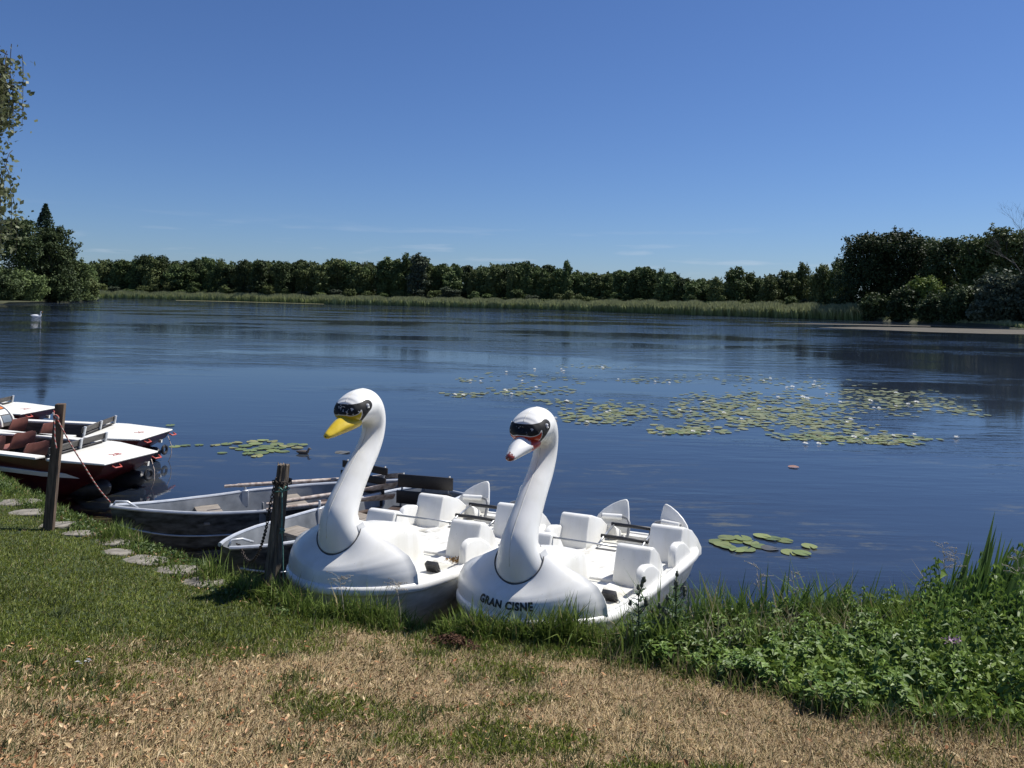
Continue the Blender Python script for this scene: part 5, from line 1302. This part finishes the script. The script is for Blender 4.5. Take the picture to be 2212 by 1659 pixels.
PALL = [(0.50, 0.29, 0.15), (0.55, 0.40, 0.22), (0.42, 0.21, 0.10), (0.58, 0.46, 0.28), (0.26, 0.12, 0.06), (0.52, 0.33, 0.19)]
V1, c1 = litter(n, X, Y, 0.008, 0.021, PALL)
n2 = 420; ix = rg.uniform(-6.5, -1.9, n2); iy = np.interp(ix, EX, EY) - np.abs(rg.normal(0.2, 0.14, n2)); V2, c2 = litter(n2, ix, iy, 0.009, 0.02, PALL)
tag(soup('fallen_leaves', np.concatenate([V1, V2]), M['debris'], np.concatenate([c1, c2])), 'tan and orange fallen leaves strewn over the dry turf', 'fallen leaves', kind='stuff')
n = 420; p = at(978, 1368, 0.47); x = p.x + rg.normal(size=n) * 0.075; y = p.y + rg.normal(size=n) * 0.05 - (x - p.x) * 0.35
V, c = litter(n, x, y, 0.010, 0.022, [(0.075, 0.038, 0.024), (0.10, 0.052, 0.034), (0.14, 0.08, 0.05), (0.04, 0.022, 0.016)]); V[..., 2] += 0.035 * np.exp(-((V[..., 0] - p.x) / 0.09) ** 2)
tag(soup('husk_heap', V, M['debris'], c), 'small heap of dark red brown leaf husks on the turf before the lettered swan', 'leaf heap')
for i, (a, b) in enumerate([(168, 1419), (186, 1413)]):
    p = at(a, b, 0.66); p.z = float(ground_z(p.x, p.y)) + 0.03
    V, c = litter(3, np.array([p.x, p.x + .012, p.x + .02]), np.array([p.y, p.y + .008, p.y - .004]), 0.010, 0.018, [(0.7, 0.7, 0.7)]); V[..., 2] += 0.015
    tag(soup('white_scrap', V, M['petal'], c), ['left one of two white scraps on the lawn edge', 'right one of two white scraps on the lawn edge'][i], 'litter')

# ------------------------------------------------------------------ plants on the right bank
FRONT = [(0.62, 5.12), (0.95, 4.98), (1.27, 4.74), (1.55, 4.5), (1.62, 4.2), (2.1, 3.95), (2.5, 3.82), (3.2, 3.7), (4.5, 3.6)]
def herb_h(x): return float(np.interp(x, [0.7, 1.2, 1.8, 2.4, 3.0, 4], [0.17, 0.20, 0.22, 0.27, 0.42, 0.54]))
HV = []
for v in range(6):
    rg = np.random.default_rng(600 + v); V = []; C = []
    st = MB(); lean = rg.normal(size=2) * 0.10; Ls = []; top = Vector((lean[0], lean[1], 1.0))
    st.tube([Vector((0, 0, -0.03)), Vector((lean[0] * .3, lean[1] * .3, .5)), top], [0.012, 0.010, 0.005], 5, False)
    nn = int(rg.integers(8, 11))
    for j in range(nn):
        f = 0.12 + 0.88 * j / (nn - 1); c0 = np.array([lean[0] * f * f, lean[1] * f * f, f]); ang = j * PI / 2 + rg.normal() * 0.25
        for s_ in range(2 if j < nn - 1 else 4):
            a = ang + PI * s_ if j < nn - 1 else ang + PI / 2 * s_
            L_ = (0.20 + 0.10 * math.sin(f * PI)) * rg.uniform(0.75, 1.2) * (0.7 if j == nn - 1 else 1); dr = np.array([math.cos(a), math.sin(a), rg.uniform(-0.35, 0.45)]); sd_ = np.array([-math.sin(a), math.cos(a), rg.normal() * 0.15])
            wv = L_ * rg.uniform(0.22, 0.30); p0 = c0; p2 = c0 + dr * L_ + np.array([0, 0, -0.25 * L_]); pm_ = c0 + dr * L_ * 0.42
            V.append([p0, pm_ + sd_ * wv + np.array([0, 0, .035]), p2, pm_]); V.append([p0, pm_, p2, pm_ - sd_ * wv + np.array([0, 0, .035])])
            tt = rg.random(); cc = np.array([0.07, 0.135, 0.024]) * (1 - tt) + np.array([0.20, 0.285, 0.055]) * tt; C += [cc, cc * 0.93]
    lm = soup_mesh('leaves', np.array(V), np.array(C)); lm.materials.append(M['leaf'])
    sm_ = bpy.data.meshes.new('stem'); sm_.from_pydata([tuple(q) for q in st.v], [], st.f); sm_.materials.append(M.setdefault('stem', simple('green_stem', (0.05, 0.08, 0.02), (0.10, 0.13, 0.04), 8, 0.7)))
    HV.append((lm, sm_))
rr_ = random.Random(9); cnt = 0; tries = 0
while cnt < 285 and tries < 9000:
    tries += 1
    x = rr_.uniform(0.85, 4.1); yf = float(np.interp(x, [f[0] for f in FRONT], [f[1] for f in FRONT])); ye = float(np.interp(x, EX, EY)) + 0.12
    y = yf + (ye - yf) * rr_.random() ** 1.15
    if x > 0.665 * y + 0.35 or y < yf: continue
    hgt = herb_h(x) * rr_.uniform(0.7, 1.15) * (0.72 + 0.35 * min(1, (y - yf) / 0.5))
    lm, sm_ = HV[cnt % 6]; e = empty('leafy_plant', (x, y, float(ground_z(x, y))), (0, 0, rr_.uniform(0, 6.28)), 'green nettle like plant in the leafy thicket on the right bank', 'plant', 'leafy plants crowding the right bank')
    wsc = rr_.uniform(0.20, 0.27); e.scale = (wsc, wsc, hgt)
    for nm, m_ in (('leaves', lm), ('stem', sm_)):
        o = bpy.data.objects.new(nm, m_); COL.objects.link(o); o.parent = e
    cnt += 1
# filling undergrowth between the plants
rg = np.random.default_rng(77); n = 46000
x = rg.uniform(0.82, 4.2, n); yf = np.interp(x, [f[0] for f in FRONT], [f[1] for f in FRONT]); ye = np.interp(x, EX, EY) + 0.05; y = yf + 0.03 + (ye - yf) * rg.random(n)
hh = np.interp(x, [0.7, 1.2, 1.8, 2.4, 3.0, 4], [0.13, 0.14, 0.15, 0.19, 0.30, 0.38]) * np.clip(0.55 + (y - yf) * 1.2, 0, 1) * (0.8 + 0.35 * fbm(x * 3, y * 3))
P = np.stack([x, y, ground_z(x, y) + hh * rg.random(n) ** 0.6], 1); t = rg.random((n, 1))
tag(soup('undergrowth', leaf_quads(P, 0.045, rg, 0.6, 0.42), M['leaf'], np.array([0.065, 0.12, 0.02]) * (1 - t) + np.array([0.23, 0.31, 0.06]) * t), 'dense mixed leaves filling the thicket on the right bank', 'undergrowth', kind='stuff')
# irises: tall sword leaves at the water
def iris(px, py_top, Y, n, label, hf=1.0, seed=0):
    rg = np.random.default_rng(seed); tp = atY(px, py_top, Y); z0 = float(ground_z(tp.x, Y)); z0 = max(z0, 0.0) - 0.03; H_ = (tp.z - z0)
    e = empty('iris_clump', (tp.x, Y, z0), (0, 0, 0), label, 'iris', 'sword leaved irises at the water on the right')
    P = np.stack([rg.normal(size=n) * 0.06, rg.normal(size=n) * 0.05, np.zeros(n)], 1); h = H_ * rg.uniform(0.66, 1.0, n); P[0] = (0, 0, 0); h[0] = H_ * 1.02; h[1:3] = H_ * np.array([0.92, 0.84]); t = rg.random((n, 1)); ln = np.abs(rg.normal(0.12, 0.10, n)); ln[0] = 0.02
    V, c = blades(P, h, rg.uniform(0.030, 0.052, n), rg.uniform(-0.9, 0.3, n), ln, np.array([0.05, 0.10, 0.025]) * (1 - t) + np.array([0.10, 0.17, 0.045]) * t, 0.5)
    soup('sword_leaves', V, M['leaf'], c, e)
IR = [(2100, 1185, 5.9, 9, 'iris between the tallest one and its left neighbour'), (2145, 1160, 6.0, 9, 'iris close at the right of the tallest one'), (2178, 1195, 5.6, 10, 'iris rising from the leafy thicket near the right edge'), (2208, 1150, 5.9, 8, 'iris cut by the right picture edge'),
      (2030, 1240, 5.9, 8, 'short iris left of the fanned one on the right'), (2120, 1102, 6.2, 7, 'tallest iris on the right, its longest leaf standing high over the water'), (2076, 1166, 6.2, 7, 'iris just left of the tallest one, with a long leaning leaf'), (2195, 1172, 6.1, 9, 'iris near the right picture edge beside the tallest one'),
      (2050, 1205, 6.0, 9, 'iris with fanned leaves second left of the tallest one'), (1680, 1232, 6.2, 9, 'iris standing alone in the middle of the right bank'), (1735, 1255, 6.2, 10, 'iris with a bent leaf tip in the middle of the right bank'),
      (1790, 1262, 6.3, 7, 'iris beside a pale dry leaf on the right bank'), (1425, 1290, 5.75, 6, 'small iris right behind the two thistles'), (1545, 1240, 6.1, 9, 'iris right of the lettered swan boat at the waterline'), (1600, 1255, 6.1, 7, 'iris below the floating pads nearest the bank'),
      (1860, 1285, 6.3, 7, 'low iris in the gap of the right bank fringe'), (1930, 1268, 6.3, 8, 'iris left of the thin dry seed stalks'), (1985, 1255, 6.2, 8, 'iris among the dry seed stalks on the right'), (2160, 1215, 5.9, 9, 'iris in front of the tallest one at the right')]
for i, a in enumerate(IR): iris(a[0], a[1], a[2] - 0.35, int(a[3] * 1.5), a[4], seed=700 + i)
# thistles
def thistle(px, ptop, pbase, Y, label, seed):
    rg = random.Random(seed); b = atY(px, pbase, Y); t_ = atY(px, ptop, Y); Hh = t_.z - float(ground_z(b.x, Y)); e = empty('thistle', (b.x, Y, float(ground_z(b.x, Y))), (0, 0, 0), label, 'thistle', 'thistles by the lettered swan boat')
    mb = MB(); mb.tube([(0, 0, -.02), (0.005, 0, Hh * .5), (-0.003, 0, Hh * .9)], [.006, .005, .003], 6); heads = [Vector((-0.003, 0, Hh * .93))]
    for k in range(7):
        f = rg.uniform(0.5, 0.9); a = rg.uniform(0, 6.28); p0 = Vector((0.003, 0, Hh * f)); q = p0 + Vector((math.cos(a) * .06, math.sin(a) * .03, rg.uniform(.04, .10))); mb.tube([p0, (p0 + q) / 2 + Vector((0, 0, -.008)), q], [.003, .0025, .002], 5); heads.append(q)
    mb.build('stem', simple('thistle_stem', (0.04, 0.06, 0.025), (0.08, 0.10, 0.05), 20, 0.8), e, smooth=True)
    mh = simple('thistle_head', (0.045, 0.06, 0.03), (0.12, 0.12, 0.08), 90, 0.8, bmp=0.6)
    for q in heads:
        mb = MB(); mb.loft([[q + Vector((r * math.cos(2 * PI * k / 10), r * math.sin(2 * PI * k / 10), z)) for k in range(10)] for r, z in ((.003, -.008), (.011, -.001), (.013, .009), (.009, .018), (.0065, .022), (.009, .030))], True); mb.build('flower_head', mh, e, smooth=True)
    rn = np.random.default_rng(seed); V = []; C = []
    for k in range(30):
        f = 0.06 + 0.86 * k / 30; a = k * 2.4; L_ = 0.11 * (1.1 - f) + 0.03; d_ = np.array([math.cos(a), math.sin(a), 0.35]); s2 = np.array([-math.sin(a), math.cos(a), 0]); p0 = np.array([0.004, 0, Hh * f])
        for j in range(5):
            q0 = p0 + d_ * L_ * j / 5; q1 = p0 + d_ * L_ * (j + 1) / 5; w_ = 0.024 * (1 - j / 6) * (1.25 if j % 2 else 0.7)
            for sg in (-1, 1): V.append([q0, q1, (q0 + q1) / 2 + s2 * w_ * sg + d_ * .01, q0 + s2 * w_ * 0.35 * sg]); C.append(np.array([0.05, 0.085, 0.035]) * rn.uniform(.8, 1.4))
    soup('leaves', np.array(V), M['leaf'], np.array(C), e)
thistle(1377, 1262, 1400, 5.2, 'thistle with dark buds before the pedal of the lettered swan boat', 4)
thistle(1457, 1252, 1415, 5.3, 'taller thistle to the right, against the rim of the lettered swan boat', 5)
thistle(1425, 1330, 1420, 5.2, 'lowest thistle between the two tall ones', 6)
# dry seed stalks
def seed_grass(px, ptop, Y, label, seed, col=(0.5, 0.45, 0.34)):
    rg = random.Random(seed); t_ = atY(px, ptop, Y); z0 = max(0.0, float(ground_z(t_.x, Y))); e = empty('seed_grass', (t_.x, Y, z0), (0, 0, 0), label, 'grass stalk', 'dry grass stalks on the right bank'); Hh = t_.z - z0
    mb = MB(); mb.tube([(0.04, 0, 0), (0.02, 0, Hh * .5), (0, 0, Hh * .86), (-0.02, 0, Hh)], [.003, .0025, .002, .0012], 5); mb.build('stalk', simple('straw_stalk', tuple(v * .7 for v in col), col, 20, 0.8), e, smooth=True)
    mb = MB()
    for k in range(16):
        f = rg.uniform(0.74, 1.0); p0 = Vector((0.0, 0, Hh * f)); a = rg.uniform(0, 6.28); L_ = rg.uniform(.04, .11); q = p0 + Vector((math.cos(a) * L_, math.sin(a) * L_ * .6, rg.uniform(-.01, .05))); mb.tube([p0, p0.lerp(q, .6) + Vector((0, 0, .01)), q], .0011, 4)
        for j in range(3): c = p0.lerp(q, 0.5 + 0.25 * j); mb.loft([[c + Vector((r * math.cos(2 * PI * i / 5), r * math.sin(2 * PI * i / 5), z)) for i in range(5)] for r, z in ((.0008, -.006), (.0026, 0), (.0008, .006))], True)
    mb.build('seed_head', M['seed'], e, smooth=True)
M['seed'] = simple('seed_husk', (0.32, 0.27, 0.19), (0.55, 0.49, 0.38), 20, 0.8)
for i, (a, b, Yy, lb) in enumerate([(1640, 1228, 5.9, 'feathery dry grass head below the floating pads nearest the bank'), (1715, 1236, 6.0, 'pale drooping grass head right of the feathery one'), (2040, 1172, 6.0, 'brown dry seed stalk left of the tall irises'),
                                    (2062, 1180, 5.8, 'second brown seed stalk leaning beside the first at the tall irises'), (858, 1256, 5.6, 'thin seed stalk before the rim of the yellow beaked swan boat'), (735, 1246, 5.7, 'dark tipped grass stalk before the chest of the yellow beaked swan boat'), (2200, 1190, 5.2, 'pale seed stalk at the right picture edge')]): seed_grass(a, b, Yy, lb, 30 + i)
# pink flower head
p = atY(2060, 1384, 4.5); e = empty('pink_flower', (p.x, 4.5, float(ground_z(p.x, 4.5))), (0, 0, 0), 'pale pink flower head glowing in the dark thicket on the right', 'flower')
rg = np.random.default_rng(8); hz = p.z - e.location.z
Pq = np.stack([rg.normal(size=60) * .022, rg.normal(size=60) * .016, hz + rg.normal(size=60) * .010], 1)
soup('petals', leaf_quads(Pq, 0.016, rg, 0.4, 0.8), M['petal'], np.array([[0.50, 0.32, 0.42]]) * rg.uniform(.8, 1.2, (60, 1)), e); mb = MB(); mb.tube([(0, 0, 0), (0, 0, hz)], .004, 5); mb.build('stem', M['stem'], e, smooth=True)

# ------------------------------------------------------------------ water lilies
PADM = []
for v in range(5):
    rg = random.Random(80 + v); nn = 18; V = [Vector((0, 0, 0.0))]; a0 = 0.16
    for k in range(nn):
        a = a0 + (2 * PI - 2 * a0) * k / (nn - 1); r = 1 + rg.uniform(-.04, .04); V.append(Vector((math.cos(a) * r, math.sin(a) * r * 0.93, 0.02 * rg.uniform(-.3, 1) + (0.06 * math.sin(a * 2 + v) if v > 2 else 0))))
    me = bpy.data.meshes.new('lily_pad'); me.from_pydata([tuple(q) for q in V], [], [(0, k, k + 1) for k in range(1, nn)])
    cc = [(0.17, 0.20, 0.045), (0.20, 0.225, 0.06), (0.14, 0.175, 0.04), (0.23, 0.225, 0.075), (0.20, 0.205, 0.07)][v]
    at_ = me.attributes.new('col', 'FLOAT_COLOR', 'POINT'); at_.data.foreach_set('color', np.tile(np.array([*cc, 1.0], dtype=np.float32), (len(V), 1)).reshape(-1)); me.materials.append(M['pad']); PADM.append(me)
def pad(x, y, r, v, label, group):
    o = bpy.data.objects.new('lily_pad', PADM[v]); COL.objects.link(o); o.location = (x, y, 0.006 + rnd.uniform(0, 0.012)); o.rotation_euler = (rnd.gauss(0, .02), rnd.gauss(0, .02), rnd.uniform(0, 6.28)); o.scale = (r, r, r); tag(o, label, 'lily pad', group); return o
near = [(1553, 1172, 46), (1570, 1164, 40), (1590, 1168, 44), (1604, 1165, 42), (1560, 1178, 40), (1572, 1183, 36), (1592, 1190, 36), (1622, 1174, 36), (1640, 1181, 38), (1614, 1188, 40), (1646, 1160, 38), (1666, 1164, 42), (1695, 1169, 36), (1706, 1194, 42), (1732, 1197, 40)]
for i, (a, b, wp) in enumerate(near):
    p = at(a, b, 0); pad(p.x, p.y, wp / FPX * p.y / 2, i % 3, 'green lily pad in the small group right of the lettered swan boat', 'lily pads of the small near group')
p = at(1663, 1186, 0); o = pad(p.x, p.y, 38 / FPX * p.y / 2, 4, 'dull brown grey pad in the small near group', None)
o2 = PADM[4].copy(); o2.attributes['col'].data.foreach_set('color', np.tile(np.array([.10, .095, .075, 1], dtype=np.float32), (len(o2.vertices), 1)).reshape(-1)); o.data = o2
p = at(1748, 1182, 0); pad(p.x, p.y, 36 / FPX * p.y / 2, 1, 'single pad lying apart at the right of the small near group', None)
for (a, b, wp) in [(465, 962, 30), (490, 960, 34), (512, 957, 32), (530, 964, 40), (552, 960, 40), (575, 966, 44), (598, 961, 40), (620, 964, 42), (642, 968, 36), (540, 975, 40), (565, 979, 42), (590, 975, 40), (612, 976, 36), (633, 961, 36), (520, 971, 34), (555, 986, 36), (578, 969, 40), (604, 968, 38), (545, 955, 34), (568, 952, 34), (588, 954, 32), (655, 962, 28), (505, 968, 26), (560, 970, 40), (536, 981, 34)]:
    p = at(a, b, 0); pad(p.x, p.y, wp * 0.78 / FPX * p.y / 2, rnd.randrange(4), 'green lily pad in the patch beyond the bow of the longer rowing boat', 'lily pads of the left patch')
for (a, b, wp) in [(378, 965, 26), (400, 963, 24), (430, 962, 20), (480, 979, 22), (368, 920, 20)]:
    p = at(a, b, 0); pad(p.x, p.y, wp / FPX * p.y / 2, rnd.randrange(4), 'thin stray pad on open water right of the red pedal boats', 'stray lily pads on the left')
p = at(740, 978, 0); o = pad(p.x, p.y, 34 / FPX * p.y / 2, 4, 'tan dead pad floating just right of the duck', None); o.data = o2
p = at(1714, 1010, 0); o = pad(p.x, p.y, 24 / FPX * p.y / 2, 4, 'small orange dead leaf floating alone on open water', None)
o3 = PADM[4].copy(); o3.attributes['col'].data.foreach_set('color', np.tile(np.array([.40, .22, .14, 1], dtype=np.float32), (len(o3.vertices), 1)).reshape(-1)); o.data = o3
PATCH = [(1302, 890, 105, 22, 260), (1290, 905, 70, 9, 120), (1345, 882, 60, 10, 70), (1002, 853, 45, 6, 70), (1150, 845, 85, 9, 130), (1110, 850, 60, 6, 60), (1160, 815, 130, 16, 90), (1280, 792, 70, 5, 70), (1560, 885, 120, 20, 420), (1660, 868, 150, 22, 520), (1640, 905, 150, 18, 420), (1720, 890, 110, 22, 330),
         (1490, 928, 80, 9, 150), (1460, 934, 50, 5, 60), (1930, 868, 110, 24, 420), (1890, 850, 80, 8, 110), (2040, 875, 70, 12, 90), (1840, 944, 130, 12, 280), (1930, 952, 80, 8, 120), (1740, 945, 60, 6, 70), (1700, 828, 150, 14, 130), (1400, 822, 70, 6, 70), (1000, 822, 30, 4, 30), (1560, 815, 90, 8, 70), (1200, 868, 60, 5, 60), (2080, 890, 50, 8, 40), (1780, 915, 90, 14, 160)]
rg = np.random.default_rng(91); PP = []
for a, b, rx, ry, n in PATCH:
    n = int(n * 0.80); u = rg.normal(size=(n, 2)) * 0.62; k = ((u ** 2).sum(1) < 2.0) & (fbm(a * .1 + u[:, 0] * 3.1, b * .1 + u[:, 1] * 2.4) > -0.22); u = u[k]
    for ux, uy in u: q = at(a + ux * rx, b + uy * ry + ux * rx * 0.02, 0); PP.append((q.x, q.y))
PP = np.array(PP); PP = PP[np.argsort(PP[:, 1])]
ngood = 235
for i in range(ngood):
    x, y = PP[i]; pad(x, y, rg.uniform(0.05, 0.095), int(rg.integers(0, 5)), 'small lily pad along the near edge of the wide flowering field', 'lily pads at the near edge of the field')
V = []; C = []
for x, y in PP[ngood:]:
    r = rg.uniform(0.045, 0.105); a0 = rg.uniform(0, 6.28); zz = 0.006 + rg.uniform(0, .012); tl = rg.normal(size=2) * 0.05
    ring = [(x + r * math.cos(a0 + k * 2 * PI / 8), y + r * math.sin(a0 + k * 2 * PI / 8), zz + r * (tl[0] * math.cos(a0 + k * 2 * PI / 8) + tl[1] * math.sin(a0 + k * 2 * PI / 8)) * 0.5) for k in range(8)]; V.append(ring)
    t = rg.random(); C.append(np.array([0.15, 0.175, 0.04]) * (1 - t) + np.array([0.26, 0.25, 0.095]) * t)
tag(soup('lily_field', np.array(V), M['pad'], np.array(C)), 'wide field of small green lily pads on the middle of the lake', 'lily pads', kind='stuff')
# white lily flowers and dark buds
FLM = []
for v in range(3):
    rg2 = np.random.default_rng(95 + v); V = []; C = []
    for ring, (nn, el, L_) in enumerate([(9, 0.25, 1.0), (8, 0.75, 0.85), (6, 1.2, 0.6)]):
        for k in range(nn):
            a = 2 * PI * k / nn + ring * .3; d_ = np.array([math.cos(a) * math.cos(el), math.sin(a) * math.cos(el), math.sin(el)]); s2 = np.array([-math.sin(a), math.cos(a), 0]) * 0.17 * L_
            V.append([d_ * 0.12, d_ * L_ * .55 + s2, d_ * L_, d_ * L_ * .55 - s2]); C.append([0.80, 0.80, 0.76])
    for k in range(6): a = k * PI / 3; V.append([[0, 0, .1], [.12 * math.cos(a), .12 * math.sin(a), .3], [0, 0, .42], [.12 * math.cos(a + 1), .12 * math.sin(a + 1), .3]]); C.append([0.7, 0.5, 0.05])
    me = soup_mesh('lily_flower', np.array(V), np.array(C)); me.materials.append(M['petal']); FLM.append(me)
FLW = [(1016, 822), (1038, 823), (1094, 803), (1213, 797), (1218, 801), (983, 852), (1001, 853), (1092, 843), (1105, 850), (1158, 836), (1225, 866), (1311, 890), (1318, 887), (1268, 911), (1200, 903), (1336, 819), (1302, 793), (1446, 826), (1434, 934), (1468, 885), (1521, 868), (1493, 888), (1497, 931), (1532, 931), (1564, 891), (1664, 817), (1681, 858), (1700, 836), (1712, 835), (1758, 831), (1770, 834), (1745, 860), (1735, 857), (1785, 850), (1830, 912), (1838, 905), (1845, 943), (1872, 947), (1930, 940), (1899, 880), (1888, 880), (1815, 868), (1936, 877), (1962, 872), (1980, 868), (1936, 848), (2066, 944), (1769, 957), (1740, 957), (1975, 938), (1760, 823), (1650, 822), (1155, 797), (1128, 822), (1602, 905), (1640, 884), (1415, 824), (1880, 865)]
for i, (a, b) in enumerate(FLW):
    p = at(a, b, 0.03); o = bpy.data.objects.new('lily_flower', FLM[i % 3]); COL.objects.link(o); o.location = (p.x, p.y, 0.015); o.rotation_euler = (rnd.gauss(0, .15), rnd.gauss(0, .15), rnd.uniform(0, 6)); s_ = rnd.uniform(0.055, 0.085) * (1.0 if p.y < 22 else 1.15); o.scale = (s_,) * 3
    tag(o, 'white water lily flower open among the pads of the field', 'lily flower', 'white water lily flowers')

# ------------------------------------------------------------------ birds
def bird(name, prof, colf, loc, rot, sc, label, cat):
    "one skin from tail to bill: x, z, half width, half height"
    C = catmull(prof, 5); m_ = len(C); mb = MB(); rings = []
    for i in range(m_):
        t = C[min(i + 1, m_ - 1), :2] - C[max(i - 1, 0), :2]; t /= np.linalg.norm(t) + 1e-9; nr = np.array([-t[1], t[0]]); x, z, a, b = C[i]
        rings.append([Vector((x + nr[0] * b * math.sin(2 * PI * k / 14), a * math.cos(2 * PI * k / 14), z + nr[1] * b * math.sin(2 * PI * k / 14))) for k in range(14)])
    mb.loft(rings, True); o = mb.build(name, M['bird'], None, smooth=True); c = np.ones((len(o.data.vertices), 4), dtype=np.float32)
    for i, v in enumerate(o.data.vertices): c[i, :3] = colf(v.co, (i // 14) / (m_ - 1))
    o.data.attributes.new('col', 'FLOAT_COLOR', 'POINT').data.foreach_set('color', c.reshape(-1)); o.location = loc; o.rotation_euler = (0, 0, rot); o.scale = (sc,) * 3; tag(o, label, cat); return o
M['bird'] = leafmat('feathers', 0.0, 0.7, 0.0, 0.2)
SWP = [(-.62, .22, .01, .01), (-.52, .20, .10, .06), (-.30, .16, .20, .15), (0, .13, .23, .18), (.24, .13, .17, .15), (.36, .17, .10, .10), (.42, .26, .055, .055), (.41, .38, .042, .042), (.39, .50, .04, .04), (.42, .59, .045, .045), (.48, .62, .05, .048), (.54, .60, .035, .032), (.60, .575, .022, .016), (.64, .565, .008, .006)]
def swc(co, f): return (0.03, .03, .03) if 0.5 < co.x < .55 and co.z > .5 else ((0.6, 0.2, 0.03) if co.x >= .55 and co.z > .5 else (0.78, 0.78, 0.76))
p = at(79, 685, 0); bird('swan', SWP, swc, (p.x, p.y, -0.03), 0.15, 0.92, 'live white swan swimming far off on the left', 'swan')
p = at(365, 643.5, 0); bird('swan', SWP, swc, (p.x, p.y, -0.03), 0.8, 1.0, 'tiny far white swan at the foot of the left reeds', 'swan')
DKP = [(-.24, .07, .005, .005), (-.18, .06, .05, .03), (-.06, .045, .085, .065), (.06, .045, .08, .065), (.13, .06, .05, .05), (.16, .10, .034, .034), (.17, .145, .032, .032), (.195, .165, .034, .032), (.225, .16, .022, .02), (.25, .15, .016, .008), (.275, .146, .008, .005)]
def dkc(co, f):
    v = math.sin(co.x * 90) * math.sin(co.y * 70 + co.z * 60)
    return (0.10 + .05 * v, .085 + .04 * v, .07 + .03 * v) if co.x < .13 else ((0.16, .13, .10) if co.x < .22 else (0.12, .10, .07))
p = at(655, 980, 0); bird('duck', DKP, dkc, (p.x, p.y, 0), -0.1, 0.55, 'small brown duck swimming at the right end of the left pad patch', 'duck')

# ------------------------------------------------------------------ birch hanging in from the left
bx, by = -8.6, 9.4
e = empty('birch_tree', (bx, by, float(ground_z(bx, by))), (0, 0, 0), 'birch with leafy twigs hanging into the picture at the upper left', 'tree')
z0 = e.location.z; mb = MB(); mb.tube([(0, 0, -.3), (.05, 0, 2.5), (.2, .1, 5), (.3, .1, 7.5), (.35, .1, 9.5)], [.2, .17, .13, .08, .03], 10); mb.build('trunk', M['birch_bark'], e, smooth=True)
rg = np.random.default_rng(14); mbb = MB(); LP = []
def strand(p, L_, sway, dens=70):
    pts = []; q = np.array(p, float); v = np.array([sway[0], sway[1], 0.02])
    for k in range(9):
        pts.append(Vector(q)); v = v * 0.62 + np.array([rg.normal() * .03, rg.normal() * .03, -1]) * 0.38; q = q + v / np.linalg.norm(v) * L_ / 8
    mbb.tube(pts, [.005 - .0004 * k for k in range(9)], 4, False)
    for _ in range(int(dens * L_)):
        f = rg.uniform(0.06, 1) * 8; i = min(int(f), 7); c_ = pts[i].lerp(pts[i + 1], f - i); LP.append(np.array(c_) + rg.normal(size=3) * 0.055)
B0 = Vector((.25, .05, 5.6)); 
for (pxx, pyy, n_, Ll) in [(0, 100, 6, 0.85), (16, 118, 7, 0.85), (26, 150, 6, 0.7), (12, 170, 8, 0.65), (34, 190, 4, 0.5), (-2, 190, 8, .6), (-20, 100, 7, 1.2), (-45, 120, 8, 1.5), (-6, 350, 5, .8), (0, 385, 4, .6), (-14, 420, 6, .9), (-15, 380, 6, 1.2), (-40, 330, 8, 1.7), (-8, 505, 4, .55), (-70, 60, 10, 2.2), (-110, 40, 10, 2.6), (-160, 0, 12, 3)]:
    w_ = atY(pxx, pyy, by - 0.6); tgt = Vector((w_.x - bx, w_.y - by, w_.z - z0))
    st_ = Vector((.2, .08, min(tgt.z + 0.6, 8.6))); md_ = st_.lerp(tgt, 0.55) + Vector((0, 0, 0.35)); mbb.tube([st_, md_, tgt], [.03, .016, .006], 5, False)
    for _ in range(n_): strand(tgt + Vector(rg.normal(size=3) * np.array([.05, .22, .06])) - (tgt - st_).normalized() * rg.uniform(0, .35), Ll * rg.uniform(.6, 1.05), (rg.normal() * .12, rg.normal() * .25))
mbb.build('branches', M['bark'], e, smooth=True)
LP = np.array(LP); n = len(LP); t = rg.random((n, 1))
soup('crown', leaf_quads(LP, 0.062, rg, -0.1, 0.66), M['leaf'], np.array([0.09, 0.115, 0.045]) * (1 - t) + np.array([0.24, 0.26, 0.14]) * t, e)
